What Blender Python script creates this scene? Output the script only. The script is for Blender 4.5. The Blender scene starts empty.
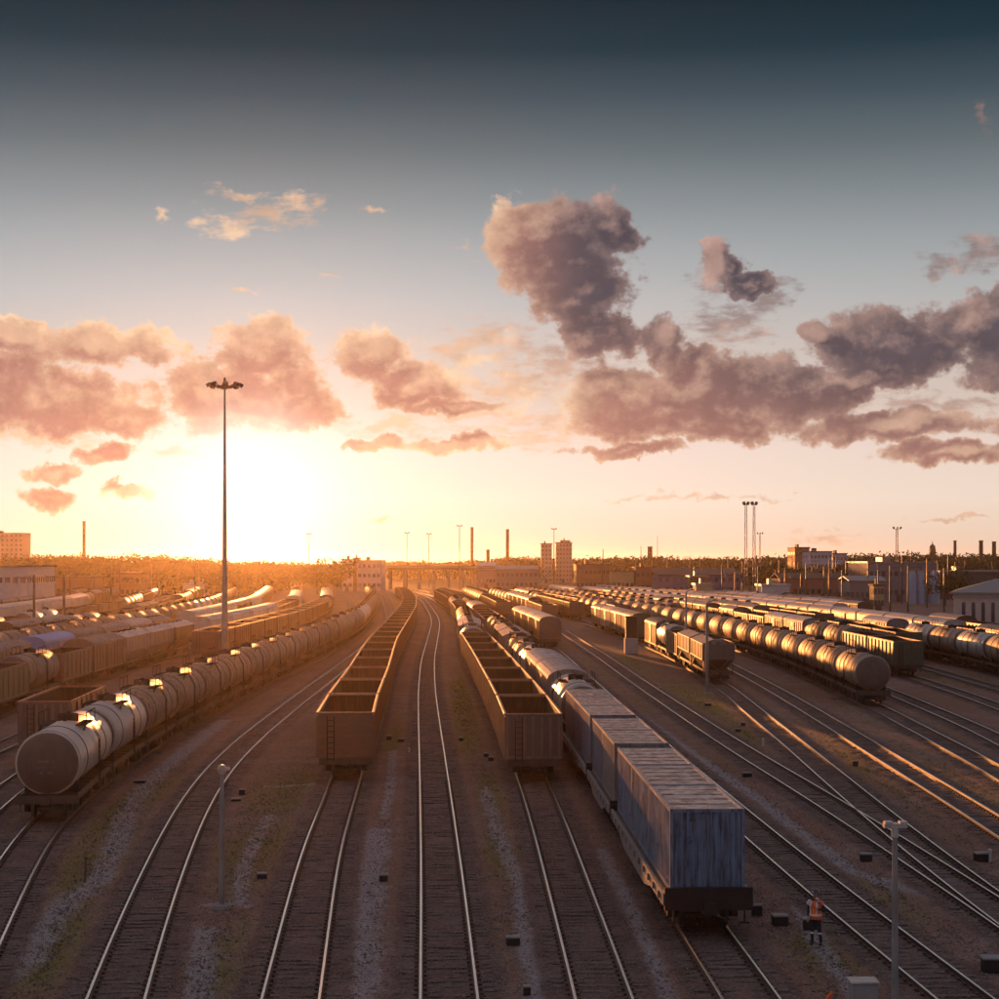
import bpy, bmesh, math, random
import numpy as np
from mathutils import Vector, Matrix

R = math.radians
rnd = random.Random(7)
scene = bpy.context.scene
COL = scene.collection

# ------------------------------------------------------------------ camera
CAM_Z = 12.28
RAIL = 0.18                      # rail head above the ground
F, YH, CX = 1700.0, 562.0, 499.5 # focal length, horizon row and middle column in the photo's pixels
cam_d = bpy.data.cameras.new('camera'); cam = bpy.data.objects.new('camera', cam_d); COL.objects.link(cam)
cam.location = (0, 0, CAM_Z); cam.rotation_euler = (R(90), 0, 0)
cam_d.sensor_width = 36; cam_d.lens = 36 * F / 999
cam_d.shift_y = (YH - 499.5) / 999
cam_d.clip_start = 0.5; cam_d.clip_end = 20000
scene.camera = cam

SUN_AZ, SUN_EL = R(-8.4), R(1.75)
SUN_DIR = Vector((math.sin(SUN_AZ) * math.cos(SUN_EL), math.cos(SUN_AZ) * math.cos(SUN_EL), math.sin(SUN_EL)))

# ------------------------------------------------------------------ node helpers
class NT:
    def __init__(s, tree): s.t = tree; s.n = tree.nodes; s.l = tree.links
    def new(s, typ, **kw):
        nd = s.n.new(typ)
        for k, v in kw.items(): setattr(nd, k, v)
        return nd
    def put(s, sock, val):
        if isinstance(val, bpy.types.NodeSocket): s.l.new(val, sock)
        elif val is not None: sock.default_value = val
    def m(s, op, a, b=None, c=None, clamp=False):
        nd = s.new('ShaderNodeMath', operation=op, use_clamp=clamp)
        for i, v in enumerate((a, b, c)): s.put(nd.inputs[i], v)
        return nd.outputs[0]
    def v(s, op, a, b=None, c=None, out=0):
        nd = s.new('ShaderNodeVectorMath', operation=op)
        for i, v in enumerate((a, b, c)):
            if v is not None: s.put(nd.inputs[i], v)
        return nd.outputs[out]
    def scale(s, a, f):
        nd = s.new('ShaderNodeVectorMath', operation='SCALE'); s.put(nd.inputs[0], a); s.put(nd.inputs[3], f); return nd.outputs[0]
    def mix(s, f, a, b, mode='MIX'):
        nd = s.new('ShaderNodeMix', data_type='RGBA', blend_type=mode)
        s.put(nd.inputs[0], f); s.put(nd.inputs[6], a); s.put(nd.inputs[7], b); return nd.outputs[2]
    def rng(s, x, a, b, c=0.0, d=1.0, smooth=True):
        nd = s.new('ShaderNodeMapRange', interpolation_type='SMOOTHSTEP' if smooth else 'LINEAR')
        s.put(nd.inputs[0], x)
        for i, v in enumerate((a, b, c, d)): s.put(nd.inputs[i + 1], v)
        return nd.outputs[0]
    def noise(s, vec, sc, det=4.0, rough=0.55, dim='3D', out=0, dist=0.0):
        nd = s.new('ShaderNodeTexNoise', noise_dimensions=dim)
        if vec is not None: s.put(nd.inputs['Vector'], vec)
        s.put(nd.inputs['Scale'], sc); s.put(nd.inputs['Detail'], det); s.put(nd.inputs['Roughness'], rough); s.put(nd.inputs['Distortion'], dist)
        return nd.outputs[out]
    def mapping(s, vec, sc=(1, 1, 1), loc=(0, 0, 0)):
        nd = s.new('ShaderNodeMapping'); s.put(nd.inputs['Vector'], vec); s.put(nd.inputs['Scale'], sc); s.put(nd.inputs['Location'], loc); return nd.outputs[0]
    def xyz(s, a, b, c):
        nd = s.new('ShaderNodeCombineXYZ')
        for i, v in enumerate((a, b, c)): s.put(nd.inputs[i], v)
        return nd.outputs[0]

def lin(r, g, b):
    f = lambda c: (c / 255) / 12.92 if c / 255 <= 0.04045 else ((c / 255 + 0.055) / 1.055) ** 2.4
    return (f(r), f(g), f(b), 1.0)

# ------------------------------------------------------------------ sky
# clouds: (azimuth, elevation) of each heap as tangents, half width, half height
def blob(cx, cy, rx, ry, w=1.0): return ((cx - CX) / F, (YH - cy) / F, rx / F, ry / F, w)
CLOUDS = [blob(*b) for b in [
    (95, 350, 88, 22), (15, 345, 60, 20), (45, 405, 100, 38), (-20, 400, 90, 48), (125, 425, 50, 20),
    (262, 350, 50, 34), (238, 395, 92, 34), (300, 410, 44, 18), (372, 353, 44, 26), (412, 386, 54, 24),
    (55, 478, 30, 9), (48, 503, 24, 10), (130, 496, 28, 8), (98, 459, 30, 11), (375, 442, 30, 8), (455, 444, 56, 9), (455, 405, 60, 10),
    (550, 242, 76, 42), (512, 236, 36, 28), (608, 228, 34, 30), (582, 285, 54, 48), (592, 332, 42, 26), (560, 262, 60, 40), (722, 262, 22, 24), (748, 288, 26, 12),
    (662, 348, 28, 34), (628, 400, 60, 38), (705, 388, 72, 38), (690, 425, 120, 18), (785, 396, 76, 36), (812, 340, 18, 13), (895, 352, 96, 36), (985, 332, 62, 36), (1040, 350, 90, 56),
    (850, 386, 80, 16), (890, 428, 110, 16), (955, 455, 76, 12), (628, 450, 66, 8)]]
WISPS = [blob(*b) for b in [
    (235, 230, 40, 11), (268, 220, 50, 14), (298, 209, 30, 11), (245, 198, 34, 8), (163, 223, 14, 9), (378, 211, 12, 4), (332, 283, 10, 3), (240, 293, 18, 3), (983, 134, 11, 20),
    (940, 268, 34, 14), (980, 262, 34, 20), (735, 325, 44, 30), (765, 300, 34, 22), (715, 285, 26, 18), (350, 345, 24, 22), (480, 350, 80, 26), (520, 385, 80, 26), (560, 420, 90, 20), (560, 365, 60, 24), (440, 375, 70, 26), (520, 440, 80, 14), (400, 425, 70, 12), (825, 538, 40, 8), (380, 517, 20, 4), (700, 500, 90, 4), (960, 520, 60, 3),
    (480, 415, 90, 9), (180, 400, 60, 22), (30, 440, 90, 14), (180, 455, 60, 8), (930, 408, 90, 12)]]

def cloud_group(name, blobs, amp, sc, warp_amt, thin=False):
    g = bpy.data.node_groups.new(name, 'ShaderNodeTree')
    g.interface.new_socket('P', in_out='INPUT', socket_type='NodeSocketVector')
    g.interface.new_socket('D', in_out='OUTPUT', socket_type='NodeSocketFloat')
    t = NT(g); gi = t.new('NodeGroupInput'); go = t.new('NodeGroupOutput')
    P = gi.outputs[0]
    warp = t.v('SUBTRACT', t.noise(P, 30, 3, 0.55, out=1), (0.5, 0.5, 0.5))
    P2 = t.v('MULTIPLY_ADD', warp, (warp_amt, warp_amt * .7, 0), P)
    w2 = t.v('SUBTRACT', t.noise(P, 110, 3, 0.6, out=1), (0.5, 0.5, 0.5)); P2 = t.v('MULTIPLY_ADD', w2, (warp_amt * .42, warp_amt * .32, 0), P2)
    P2 = t.v('MULTIPLY', P2, (1, 1, 0))
    cur = None
    for (a, b, rx, ry, w) in blobs:
        q = t.v('MULTIPLY_ADD', P2, (1 / rx, 1 / ry, 0), (-a / rx, -b / ry, 0))
        d = t.v('LENGTH', q, out=1)
        cur = d if cur is None else t.m('SMOOTH_MIN', cur, d, 0.12)
    f = t.m('SUBTRACT', 1.0, cur)
    n = t.noise(t.v('MULTIPLY', P, (1, 2.6, 1) if thin else (1, 1.2, 1)), sc, 9, 0.6)
    n = t.m('MULTIPLY', t.m('SUBTRACT', n, 0.5), amp)
    t.put(go.inputs[0], t.m('ADD', f, n))
    return g

def build_world():
    w = bpy.data.worlds.new('World'); scene.world = w; w.use_nodes = True
    t = NT(w.node_tree); t.n.clear()
    out = t.new('ShaderNodeOutputWorld'); bg = t.new('ShaderNodeBackground'); bg.inputs[1].default_value = 0.1
    t.l.new(bg.outputs[0], out.inputs[0])
    D = t.new('ShaderNodeTexCoord').outputs['Generated']
    sep = t.new('ShaderNodeSeparateXYZ'); t.put(sep.inputs[0], D)
    x, y, z = sep.outputs
    sky = t.new('ShaderNodeTexSky', sky_type='NISHITA'); sky.sun_disc = False
    sky.sun_elevation = SUN_EL; sky.sun_rotation = SUN_AZ; sky.altitude = 0; sky.dust_density = 2.0
    hyp = t.m('SQRT', t.m('ADD', t.m('MULTIPLY', x, x), t.m('MULTIPLY', y, y)))
    el = t.m('DIVIDE', z, t.m('MAXIMUM', hyp, 0.02))
    az = t.m('ARCTAN2', x, y)
    ramp = t.new('ShaderNodeValToRGB'); cr = ramp.color_ramp
    t.put(ramp.inputs[0], t.m('DIVIDE', el, 0.6, clamp=True))
    stops = [(0, (238, 206, 180)), (.036, (248, 228, 210)), (.066, (242, 222, 210)), (.095, (222, 204, 192)), (.125, (208, 197, 190)), (.154, (188, 188, 188)), (.184, (164, 170, 173)),
             (.213, (135, 144, 149)), (.242, (102, 114, 120)), (.272, (68, 84, 95)), (.301, (32, 56, 68)), (.335, (18, 40, 52)), (.42, (80, 80, 88)), (.6, (160, 156, 164))]
    for i, (p, c) in enumerate(stops):
        e = cr.elements[i] if i < 2 else cr.elements.new(p / 0.6)
        e.position = p / 0.6; e.color = lin(*c)
    cosn = t.v('DOT_PRODUCT', D, tuple(SUN_DIR), out=1)
    th = t.m('ARCCOSINE', t.m('MINIMUM', cosn, 1.0))
    g1 = t.m('EXPONENT', t.m('MULTIPLY', t.m('POWER', t.m('DIVIDE', th, R(2.4)), 1.3), -1.0))
    g2 = t.m('EXPONENT', t.m('MULTIPLY', t.m('POWER', t.m('DIVIDE', th, R(7.0)), 1.6), -1.0))
    side = t.rng(t.m('SUBTRACT', az, SUN_AZ), R(5), R(27), 1.0, 0.88)
    back = t.rng(cosn, -0.6, 0.75, 0.0, 1.0)
    base = t.scale(ramp.outputs[0], side)
    base = t.v('MULTIPLY', base, t.mix(back, (0.72, 0.76, 0.92, 1), (1, 1, 1, 1)))
    base = t.v('MULTIPLY_ADD', sky.outputs[0], (0.001, 0.001, 0.001), base)
    clear = t.v('ADD', t.v('ADD', base, t.scale((1.0, 0.97, 0.92), t.m('MULTIPLY', g1, 0.6))), t.scale((1.0, 0.82, 0.72), t.m('MULTIPLY', g2, 0.16)))
    # clouds
    P = t.xyz(t.m('TANGENT', az), el, 0.0)
    grp = cloud_group('cloud_field', CLOUDS, 1.9, 48, 0.030)
    grw = cloud_group('wisp_field', WISPS, 3.4, 60, 0.034, True)
    def field(p, grp=grp):
        n = t.new('ShaderNodeGroup'); n.node_tree = grp; t.put(n.inputs[0], p); return n.outputs[0]
    d0 = field(P)
    tosun = t.v('NORMALIZE', t.v('SUBTRACT', (math.tan(SUN_AZ), math.tan(SUN_EL) + 0.3, 0), P))
    d1 = field(t.v('ADD', P, t.scale(tosun, 0.016)))
    dens = t.rng(d0, -0.16, 0.16, 0, 1)
    dw = t.m('MULTIPLY', t.rng(field(P, grw), -0.1, 1.0, 0, 1), 0.8)
    dens = t.m('MAXIMUM', dens, dw)
    front = t.rng(y, 0.3, 0.6); dens = t.m('MULTIPLY', t.m('MULTIPLY', dens, front), t.m('SUBTRACT', 1.0, t.m('MULTIPLY', t.rng(th, R(1.5), R(4.5), 1, 0), 0.9)))
    thick = t.rng(d0, -0.15, 0.55, 0, 1)
    rim = t.rng(t.m('SUBTRACT', d0, d1), 0.0, 1.1, 0, 1)
    high = t.rng(el, 0.06, 0.15)                     # higher clouds are out of the warm light
    far = t.rng(t.m('ABSOLUTE', t.m('SUBTRACT', az, SUN_AZ)), R(6), R(20))
    cool = t.m('MAXIMUM', t.m('MULTIPLY', high, t.rng(far, 0, 0.35, 0.25, 1)), t.m('MULTIPLY', far, t.rng(el, 0.05, 0.12, 0.3, 0.95)))
    core = t.mix(cool, lin(184, 126, 112), lin(68, 64, 76))
    edge = t.mix(cool, lin(255, 214, 170), lin(214, 172, 156))
    lit = t.m('ADD', t.m('MULTIPLY', t.m('MULTIPLY', t.m('SUBTRACT', 1.0, thick), 0.75), t.m('MULTIPLY_ADD', cool, -0.6, 1.0)), t.m('MULTIPLY', rim, 0.55), clamp=True)
    ccol = t.mix(lit, core, edge)
    var = t.noise(P, 60, 6, 0.6)
    ccol = t.scale(ccol, t.rng(var, 0.3, 0.7, 0.84, 1.16, smooth=False))
    ccol = t.v('ADD', ccol, t.scale((1.0, 0.6, 0.35), t.m('MULTIPLY', g2, 0.12)))
    final = t.mix(t.m('MULTIPLY', dens, 0.94), clear, ccol)
    t.put(bg.inputs[0], t.scale(final, 6.6))
    w.cycles.sampling_method = 'MANUAL'; w.cycles.sample_map_resolution = 512
build_world()

sun_d = bpy.data.lights.new('sun', 'SUN'); sun = bpy.data.objects.new('sun', sun_d); COL.objects.link(sun)
sun_d.energy = 5.0; sun_d.angle = R(0.5); sun_d.color = (1.0, 0.34, 0.085)
sun.rotation_euler = SUN_DIR.to_track_quat('Z', 'Y').to_euler()

scene.view_settings.view_transform = 'Standard'; scene.view_settings.look = 'None'
scene.view_settings.exposure = 0.62; scene.view_settings.gamma = 1.0; scene.view_settings.use_curve_mapping = False
scene.render.engine = 'CYCLES'
cy = scene.cycles
cy.max_bounces = 4; cy.diffuse_bounces = 2; cy.glossy_bounces = 2; cy.transmission_bounces = 2; cy.transparent_max_bounces = 6; cy.volume_bounces = 0
cy.use_denoising = True; cy.caustics_reflective = False; cy.caustics_refractive = False
cy.sample_clamp_indirect = 4.0

# ------------------------------------------------------------------ object helpers
def tag(o, label=None, cat=None, group=None, kind=None):
    if label: o['label'] = label
    if cat: o['category'] = cat
    if group: o['group'] = group
    if kind: o['kind'] = kind
    return o

def empty(name, loc=(0, 0, 0), rz=0.0):
    o = bpy.data.objects.new(name, None); o.empty_display_size = 0.3; COL.objects.link(o)
    o.location = loc; o.rotation_euler = (0, 0, rz); return o

KIDS = {}
def copy_tree(o, parent=None, depth=0, cut=9):
    c = o.copy(); COL.objects.link(c)
    if parent is not None:
        c.parent = parent; KIDS.setdefault(parent.name, []).append(c)
    if depth < cut:
        for ch in KIDS.get(o.name, []): copy_tree(ch, c, depth + 1, cut)
    return c

class MB:
    """collects boxes, bars, lathes ... and links them as one mesh object"""
    def __init__(s): s.v = []; s.f = []; s.smooth = []
    def add(s, vs, fs, smooth=False):
        n = len(s.v); s.v += [tuple(p) for p in vs]; s.f += [tuple(i + n for i in f) for f in fs]; s.smooth += [smooth] * len(fs); return s
    def box(s, x0, x1, y0, y1, z0, z1):
        return s.add([(x0, y0, z0), (x1, y0, z0), (x1, y1, z0), (x0, y1, z0), (x0, y0, z1), (x1, y0, z1), (x1, y1, z1), (x0, y1, z1)],
                     [(0, 3, 2, 1), (4, 5, 6, 7), (0, 1, 5, 4), (1, 2, 6, 5), (2, 3, 7, 6), (3, 0, 4, 7)])
    def cbox(s, c, d): return s.box(c[0] - d[0] / 2, c[0] + d[0] / 2, c[1] - d[1] / 2, c[1] + d[1] / 2, c[2] - d[2] / 2, c[2] + d[2] / 2)
    def bar(s, a, b, w, h=None, n=4, w2=None):
        a, b = Vector(a), Vector(b); d = (b - a).normalized(); h = h or w; w2 = w2 or w
        u = d.cross(Vector((0, 0, 1))); u = Vector((1, 0, 0)) if u.length < 1e-4 else u.normalized(); k = u.cross(d)
        vs = []
        for p, q in ((a, 1.0), (b, w2 / w)):
            for i in range(n):
                t = 2 * math.pi * (i + 0.5) / n; sc = 0.7071 if n == 4 else 0.5
                vs.append(p + u * math.cos(t) * w * q * sc + k * math.sin(t) * h * q * sc)
        fs = [(i, (i + 1) % n, n + (i + 1) % n, n + i) for i in range(n)] + [tuple(range(n))[::-1], tuple(range(n, 2 * n))]
        return s.add(vs, fs, n > 6)
    def lathe(s, prof, n=24, axis='y', c=(0, 0, 0), smooth=True):
        """prof: (position along the axis, radius)"""
        vs = []
        for (t, r) in prof:
            for i in range(n):
                a = 2 * math.pi * i / n; p, q = r * math.cos(a), r * math.sin(a)
                vs.append((c[0] + p, c[1] + t, c[2] + q) if axis == 'y' else (c[0] + t, c[1] + p, c[2] + q) if axis == 'x' else (c[0] + p, c[1] + q, c[2] + t))
        fs = []
        for k in range(len(prof) - 1):
            for i in range(n):
                a, b = k * n + i, k * n + (i + 1) % n
                fs.append((a, b, b + n, a + n))
        fs.append(tuple(range(n))); fs.append(tuple(range((len(prof) - 1) * n, len(prof) * n)))
        return s.add(vs, fs, smooth)
    def prism(s, pts, a, b, axis='y'):
        """outline pts in the plane across the axis, pushed from a to b"""
        n = len(pts)
        mk = (lambda p, t: (p[0], t, p[1])) if axis == 'y' else (lambda p, t: (t, p[0], p[1])) if axis == 'x' else (lambda p, t: (p[0], p[1], t))
        vs = [mk(p, a) for p in pts] + [mk(p, b) for p in pts]
        return s.add(vs, [tuple(range(n)), tuple(range(2 * n - 1, n - 1, -1))] + [(i, (i + 1) % n, n + (i + 1) % n, n + i) for i in range(n)])
    def build(s, name, mat, parent=None, bevel=0, flip=True):
        me = bpy.data.meshes.new(name); me.from_pydata(s.v, [], s.f); me.update()
        if flip:
            bm = bmesh.new(); bm.from_mesh(me); bmesh.ops.recalc_face_normals(bm, faces=bm.faces); bm.to_mesh(me); bm.free()
        if any(s.smooth): me.polygons.foreach_set('use_smooth', s.smooth)
        o = bpy.data.objects.new(name, me); COL.objects.link(o)
        for m_ in (mat if isinstance(mat, (list, tuple)) else [mat]): me.materials.append(m_)
        if any(s.smooth):
            e = o.modifiers.new('edges', 'EDGE_SPLIT'); e.split_angle = R(40)
        if bevel:
            b = o.modifiers.new('bevel', 'BEVEL'); b.width = bevel; b.segments = 1; b.limit_method = 'ANGLE'
        if parent is not None:
            o.parent = parent; KIDS.setdefault(parent.name, []).append(o)
        return o

# ------------------------------------------------------------------ materials
def mat(name, build):
    m_ = bpy.data.materials.new(name); m_.use_nodes = True
    t = NT(m_.node_tree); bsdf = t.n['Principled BSDF']; build(t, bsdf); return m_

def paint(name, col, col2=None, rust=0.35, rough=0.5, metal=0.0, vary=0.25, streak=True, rustcol=(0.10, 0.045, 0.025), spec=0.5, bump=0.05, patch=0.0):
    col2 = col2 or tuple(c * 0.7 for c in col)
    def b(t, s):
        tc = t.new('ShaderNodeTexCoord').outputs['Object']; info = t.new('ShaderNodeObjectInfo')
        off = t.v('ADD', tc, t.scale((37.0, 91.0, 53.0), info.outputs['Random']))
        base = t.mix(info.outputs['Random'], (*col, 1), (*col2, 1))
        n1 = t.noise(off, 0.9, 5, 0.65)
        base = t.scale(base, t.rng(n1, 0.3, 0.7, 1 - vary, 1 + vary, smooth=False))
        st = t.noise(t.mapping(off, (3.2, 3.2, 0.35)) if streak else off, 2.2, 6, 0.7)
        k = t.rng(st, 0.62 - rust * 0.35, 0.80 - rust * 0.25)
        base = t.mix(t.m('MULTIPLY', k, min(1.0, 0.35 + rust)), base, (*rustcol, 1))
        if patch:
            pn = t.noise(off, 0.75, 7, 0.72)
            base = t.mix(t.m('MULTIPLY', t.rng(pn, 0.55, 0.62), patch), base, (*rustcol, 1))
        t.put(s.inputs['Base Color'], base)
        t.put(s.inputs['Roughness'], t.rng(n1, 0.3, 0.7, rough - 0.1, rough + 0.15, smooth=False))
        s.inputs['Metallic'].default_value = metal; s.inputs['Specular IOR Level'].default_value = spec
        bp = t.new('ShaderNodeBump'); bp.inputs['Strength'].default_value = bump; bp.inputs['Distance'].default_value = 0.03
        t.put(bp.inputs['Height'], t.noise(off, 6, 4, 0.6)); t.put(s.inputs['Normal'], bp.outputs[0])
    return mat(name, b)

M = {}
M['tank'] = paint('tank_paint', (0.36, 0.28, 0.215), (0.27, 0.22, 0.18), 0.45, 0.6, spec=0.08, vary=0.3, rustcol=(0.07, 0.045, 0.035))
M['tank_warm'] = paint('tank_paint_worn', (0.46, 0.31, 0.21), (0.34, 0.25, 0.19), 0.6, 0.6, spec=0.10, vary=0.3, rustcol=(0.12, 0.06, 0.035))
M['tank_white'] = paint('tank_paint_pale', (0.46, 0.41, 0.36), (0.38, 0.35, 0.32), 0.3, 0.4, rustcol=(0.09, 0.06, 0.05))
M['tank_brown'] = paint('tank_paint_brown', (0.20, 0.13, 0.09), (0.26, 0.20, 0.16), 0.4, 0.45)
M['cap'] = paint('painted_end_shade', (0.13, 0.085, 0.065), (0.10, 0.08, 0.07), 0.35, 0.55)  # dark brown stands in for the shade on the tank ends
M['rim'] = paint('sunlit_rim_edge', (0.24, 0.14, 0.10), (0.20, 0.13, 0.10), 0.4, 0.6, spec=0.3)  # colour lightened to carry the sun-lit orange edge
M['strap'] = paint('dark_strap', (0.055, 0.045, 0.042), None, 0.4, 1.0, spec=0.0)
M['iron'] = paint('black_iron', (0.030, 0.026, 0.025), (0.05, 0.035, 0.03), 0.4, 0.75, rustcol=(0.07, 0.04, 0.028), spec=0.2)
M['frame'] = paint('wagon_frame', (0.055, 0.042, 0.038), (0.04, 0.04, 0.042), 0.5, 0.55)
M['wheel'] = paint('wheel_steel', (0.085, 0.07, 0.065), None, 0.3, 0.5, metal=0.5)
M['rust'] = paint('rusty_wagon', (0.115, 0.047, 0.030), (0.085, 0.044, 0.034), 0.5, 0.36, spec=0.8)
M['rust_red'] = paint('red_brown_wagon', (0.13, 0.058, 0.042), (0.10, 0.06, 0.05), 0.4, 0.55)
M['mauve'] = paint('mauve_brown_wagon', (0.115, 0.072, 0.064), (0.095, 0.065, 0.060), 0.4, 0.36, spec=0.8)
M['green'] = paint('green_wagon', (0.05, 0.085, 0.055), (0.075, 0.10, 0.06), 0.35, 0.5)
M['olive'] = paint('olive_wagon', (0.16, 0.15, 0.085), (0.13, 0.13, 0.08), 0.4, 0.5)
M['grey'] = paint('grey_wagon', (0.20, 0.19, 0.19), (0.28, 0.26, 0.25), 0.4, 0.5)
M['pale'] = paint('pale_wagon', (0.50, 0.47, 0.43), (0.42, 0.40, 0.38), 0.25, 0.45, rustcol=(0.16, 0.10, 0.07))
M['pale_roof'] = paint('pale_wagon_roof', (0.42, 0.40, 0.39), (0.50, 0.48, 0.46), 0.45, 0.65, streak=False, rustcol=(0.16, 0.10, 0.07), spec=0.2)
M['roof'] = paint('wagon_roof', (0.20, 0.18, 0.17), (0.28, 0.25, 0.23), 0.5, 0.55, streak=False, spec=0.3)
M['rust_rib'] = paint('lit_rust_ribs', (0.16, 0.070, 0.045), (0.13, 0.066, 0.048), 0.4, 0.5)  # lighter than the walls, standing in for light picking out the ribs
M['mauve_rib'] = paint('lit_mauve_ribs', (0.20, 0.135, 0.12), (0.17, 0.12, 0.11), 0.4, 0.5)  # rib relief painted the same way, as a paler mauve
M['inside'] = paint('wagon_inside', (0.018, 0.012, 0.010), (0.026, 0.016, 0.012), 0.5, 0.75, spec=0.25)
M['blue'] = paint('blue_container', (0.16, 0.235, 0.34), (0.145, 0.215, 0.31), 0.55, 0.34, patch=0.8, rustcol=(0.055, 0.035, 0.04))
M['blue_grey'] = paint('blue_grey_container', (0.15, 0.18, 0.23), (0.14, 0.17, 0.22), 0.4, 0.36, rustcol=(0.06, 0.04, 0.04))
M['plain_grey'] = paint('grey_container', (0.22, 0.215, 0.21), (0.20, 0.195, 0.19), 0.4, 0.36, rustcol=(0.09, 0.06, 0.05))
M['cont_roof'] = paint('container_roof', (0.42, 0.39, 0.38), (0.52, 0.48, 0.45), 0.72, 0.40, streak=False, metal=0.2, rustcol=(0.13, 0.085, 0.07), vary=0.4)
M['blue_white'] = paint('pale_blue_wagon', (0.20, 0.34, 0.66), None, 0.2, 0.45)
M['rail_side'] = paint('rusty_rail', (0.085, 0.045, 0.03), None, 0.4, 0.6)
M['galv'] = paint('galvanised_pole', (0.30, 0.29, 0.28), (0.24, 0.23, 0.23), 0.2, 0.45, metal=0.5)
M['concrete'] = paint('concrete', (0.30, 0.28, 0.26), (0.24, 0.23, 0.22), 0.25, 0.85, rustcol=(0.13, 0.11, 0.09), spec=0.3)
M['steel_dark'] = paint('dark_mast_steel', (0.07, 0.06, 0.055), None, 0.4, 0.6)

def m_rail(t, s):
    tc = t.new('ShaderNodeTexCoord').outputs['Object']
    n = t.noise(t.mapping(tc, (6, 0.06, 1)), 1.0, 2)
    t.put(s.inputs['Base Color'], t.mix(n, (0.92, 0.89, 0.87, 1), (0.97, 0.95, 0.93, 1)))
    s.inputs['Metallic'].default_value = 1.0; s.inputs['Roughness'].default_value = 0.27
M['rail_top'] = mat('polished_rail_head', m_rail)

def m_sleeper(t, s):
    tc = t.new('ShaderNodeTexCoord').outputs['Object']
    n = t.noise(tc, 1.3, 4, 0.7); k = t.noise(tc, 14, 4, 0.7)
    c = t.mix(t.rng(n, 0.35, 0.65), (0.12, 0.080, 0.066, 1), (0.20, 0.15, 0.132, 1))
    c = t.mix(t.rng(k, 0.45, 0.65), c, (0.06, 0.042, 0.034, 1))
    t.put(s.inputs['Base Color'], c); s.inputs['Roughness'].default_value = 0.85; s.inputs['Specular IOR Level'].default_value = 0.2
M['sleeper'] = mat('oily_sleeper', m_sleeper)

def m_ground(t, s):
    tc = t.new('ShaderNodeTexCoord').outputs['Object']
    at = lambda n_: t.new('ShaderNodeAttribute', attribute_name=n_).outputs['Fac']
    big = t.noise(tc, 0.055, 4, 0.6); mid = t.noise(tc, 0.5, 5, 0.65); fine = t.noise(tc, 6.0, 5, 0.75); stone = t.noise(tc, 17.0, 2, 0.7)
    dirt = t.mix(t.rng(mid, 0.35, 0.65), (0.195, 0.112, 0.085, 1), (0.25, 0.158, 0.128, 1))
    dirt = t.mix(t.rng(big, 0.40, 0.62), dirt, (0.21, 0.115, 0.075, 1))
    g = t.m('MULTIPLY', at('grass'), t.rng(t.noise(tc, 0.35, 6, 0.7), 0.34, 0.54))
    g = t.m('MULTIPLY', g, t.rng(fine, 0.36, 0.56, 0.35, 1))
    col = t.mix(g, dirt, t.mix(big, (0.155, 0.130, 0.030, 1), (0.20, 0.155, 0.042, 1)))
    ed = t.m('ADD', at('path'), t.m('MULTIPLY', t.m('SUBTRACT', t.noise(tc, 0.8, 8, 0.74), 0.5), 1.7))
    col = t.mix(t.rng(ed, 0.30, 0.85, 0, 0.8), col, t.mix(mid, (0.25, 0.22, 0.22, 1), (0.33, 0.30, 0.305, 1)))
    bl = t.m('ADD', at('ballast'), t.m('MULTIPLY', t.m('SUBTRACT', t.noise(tc, 1.2, 5, 0.7), 0.5), 0.8))
    blm = t.rng(bl, 0.35, 0.75)
    col = t.mix(t.m('MULTIPLY', blm, 0.85), col, t.mix(t.rng(mid, 0.35, 0.65), (0.115, 0.070, 0.056, 1), (0.165, 0.110, 0.094, 1)))
    col = t.scale(col, t.rng(fine, 0.3, 0.7, 0.5, 1.5, smooth=False))
    col = t.scale(col, t.rng(stone, 0.3, 0.7, 0.55, 1.5, smooth=False))
    t.put(s.inputs['Base Color'], col)
    s.inputs['Roughness'].default_value = 0.92; s.inputs['Specular IOR Level'].default_value = 0.18
    bp = t.new('ShaderNodeBump'); bp.inputs['Strength'].default_value = 1.0; bp.inputs['Distance'].default_value = 0.07
    t.put(bp.inputs['Height'], t.m('ADD', t.m('MULTIPLY', fine, 0.8), t.m('MULTIPLY', stone, 0.6))); t.put(s.inputs['Normal'], bp.outputs[0])
M['ground'] = mat('yard_ground', m_ground)

def m_leaf(name, c1, c2):
    def b(t, s):
        tc = t.new('ShaderNodeTexCoord').outputs['Object']; info = t.new('ShaderNodeObjectInfo')
        n = t.noise(tc, 0.25, 3, 0.6); k = t.noise(tc, 2.5, 2, 0.6)
        t.put(s.inputs['Base Color'], t.scale(t.mix(t.rng(n, 0.35, 0.65), (*c1, 1), (*c2, 1)), t.rng(k, 0.3, 0.7, 0.7, 1.3)))
        s.inputs['Roughness'].default_value = 0.75; s.inputs['Specular IOR Level'].default_value = 0.2
    return mat(name, b)
M['leaf'] = m_leaf('tree_leaves', (0.030, 0.040, 0.014), (0.060, 0.066, 0.022))
M['bark'] = paint('bark', (0.06, 0.045, 0.035), None, 0.2, 0.9)

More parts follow.
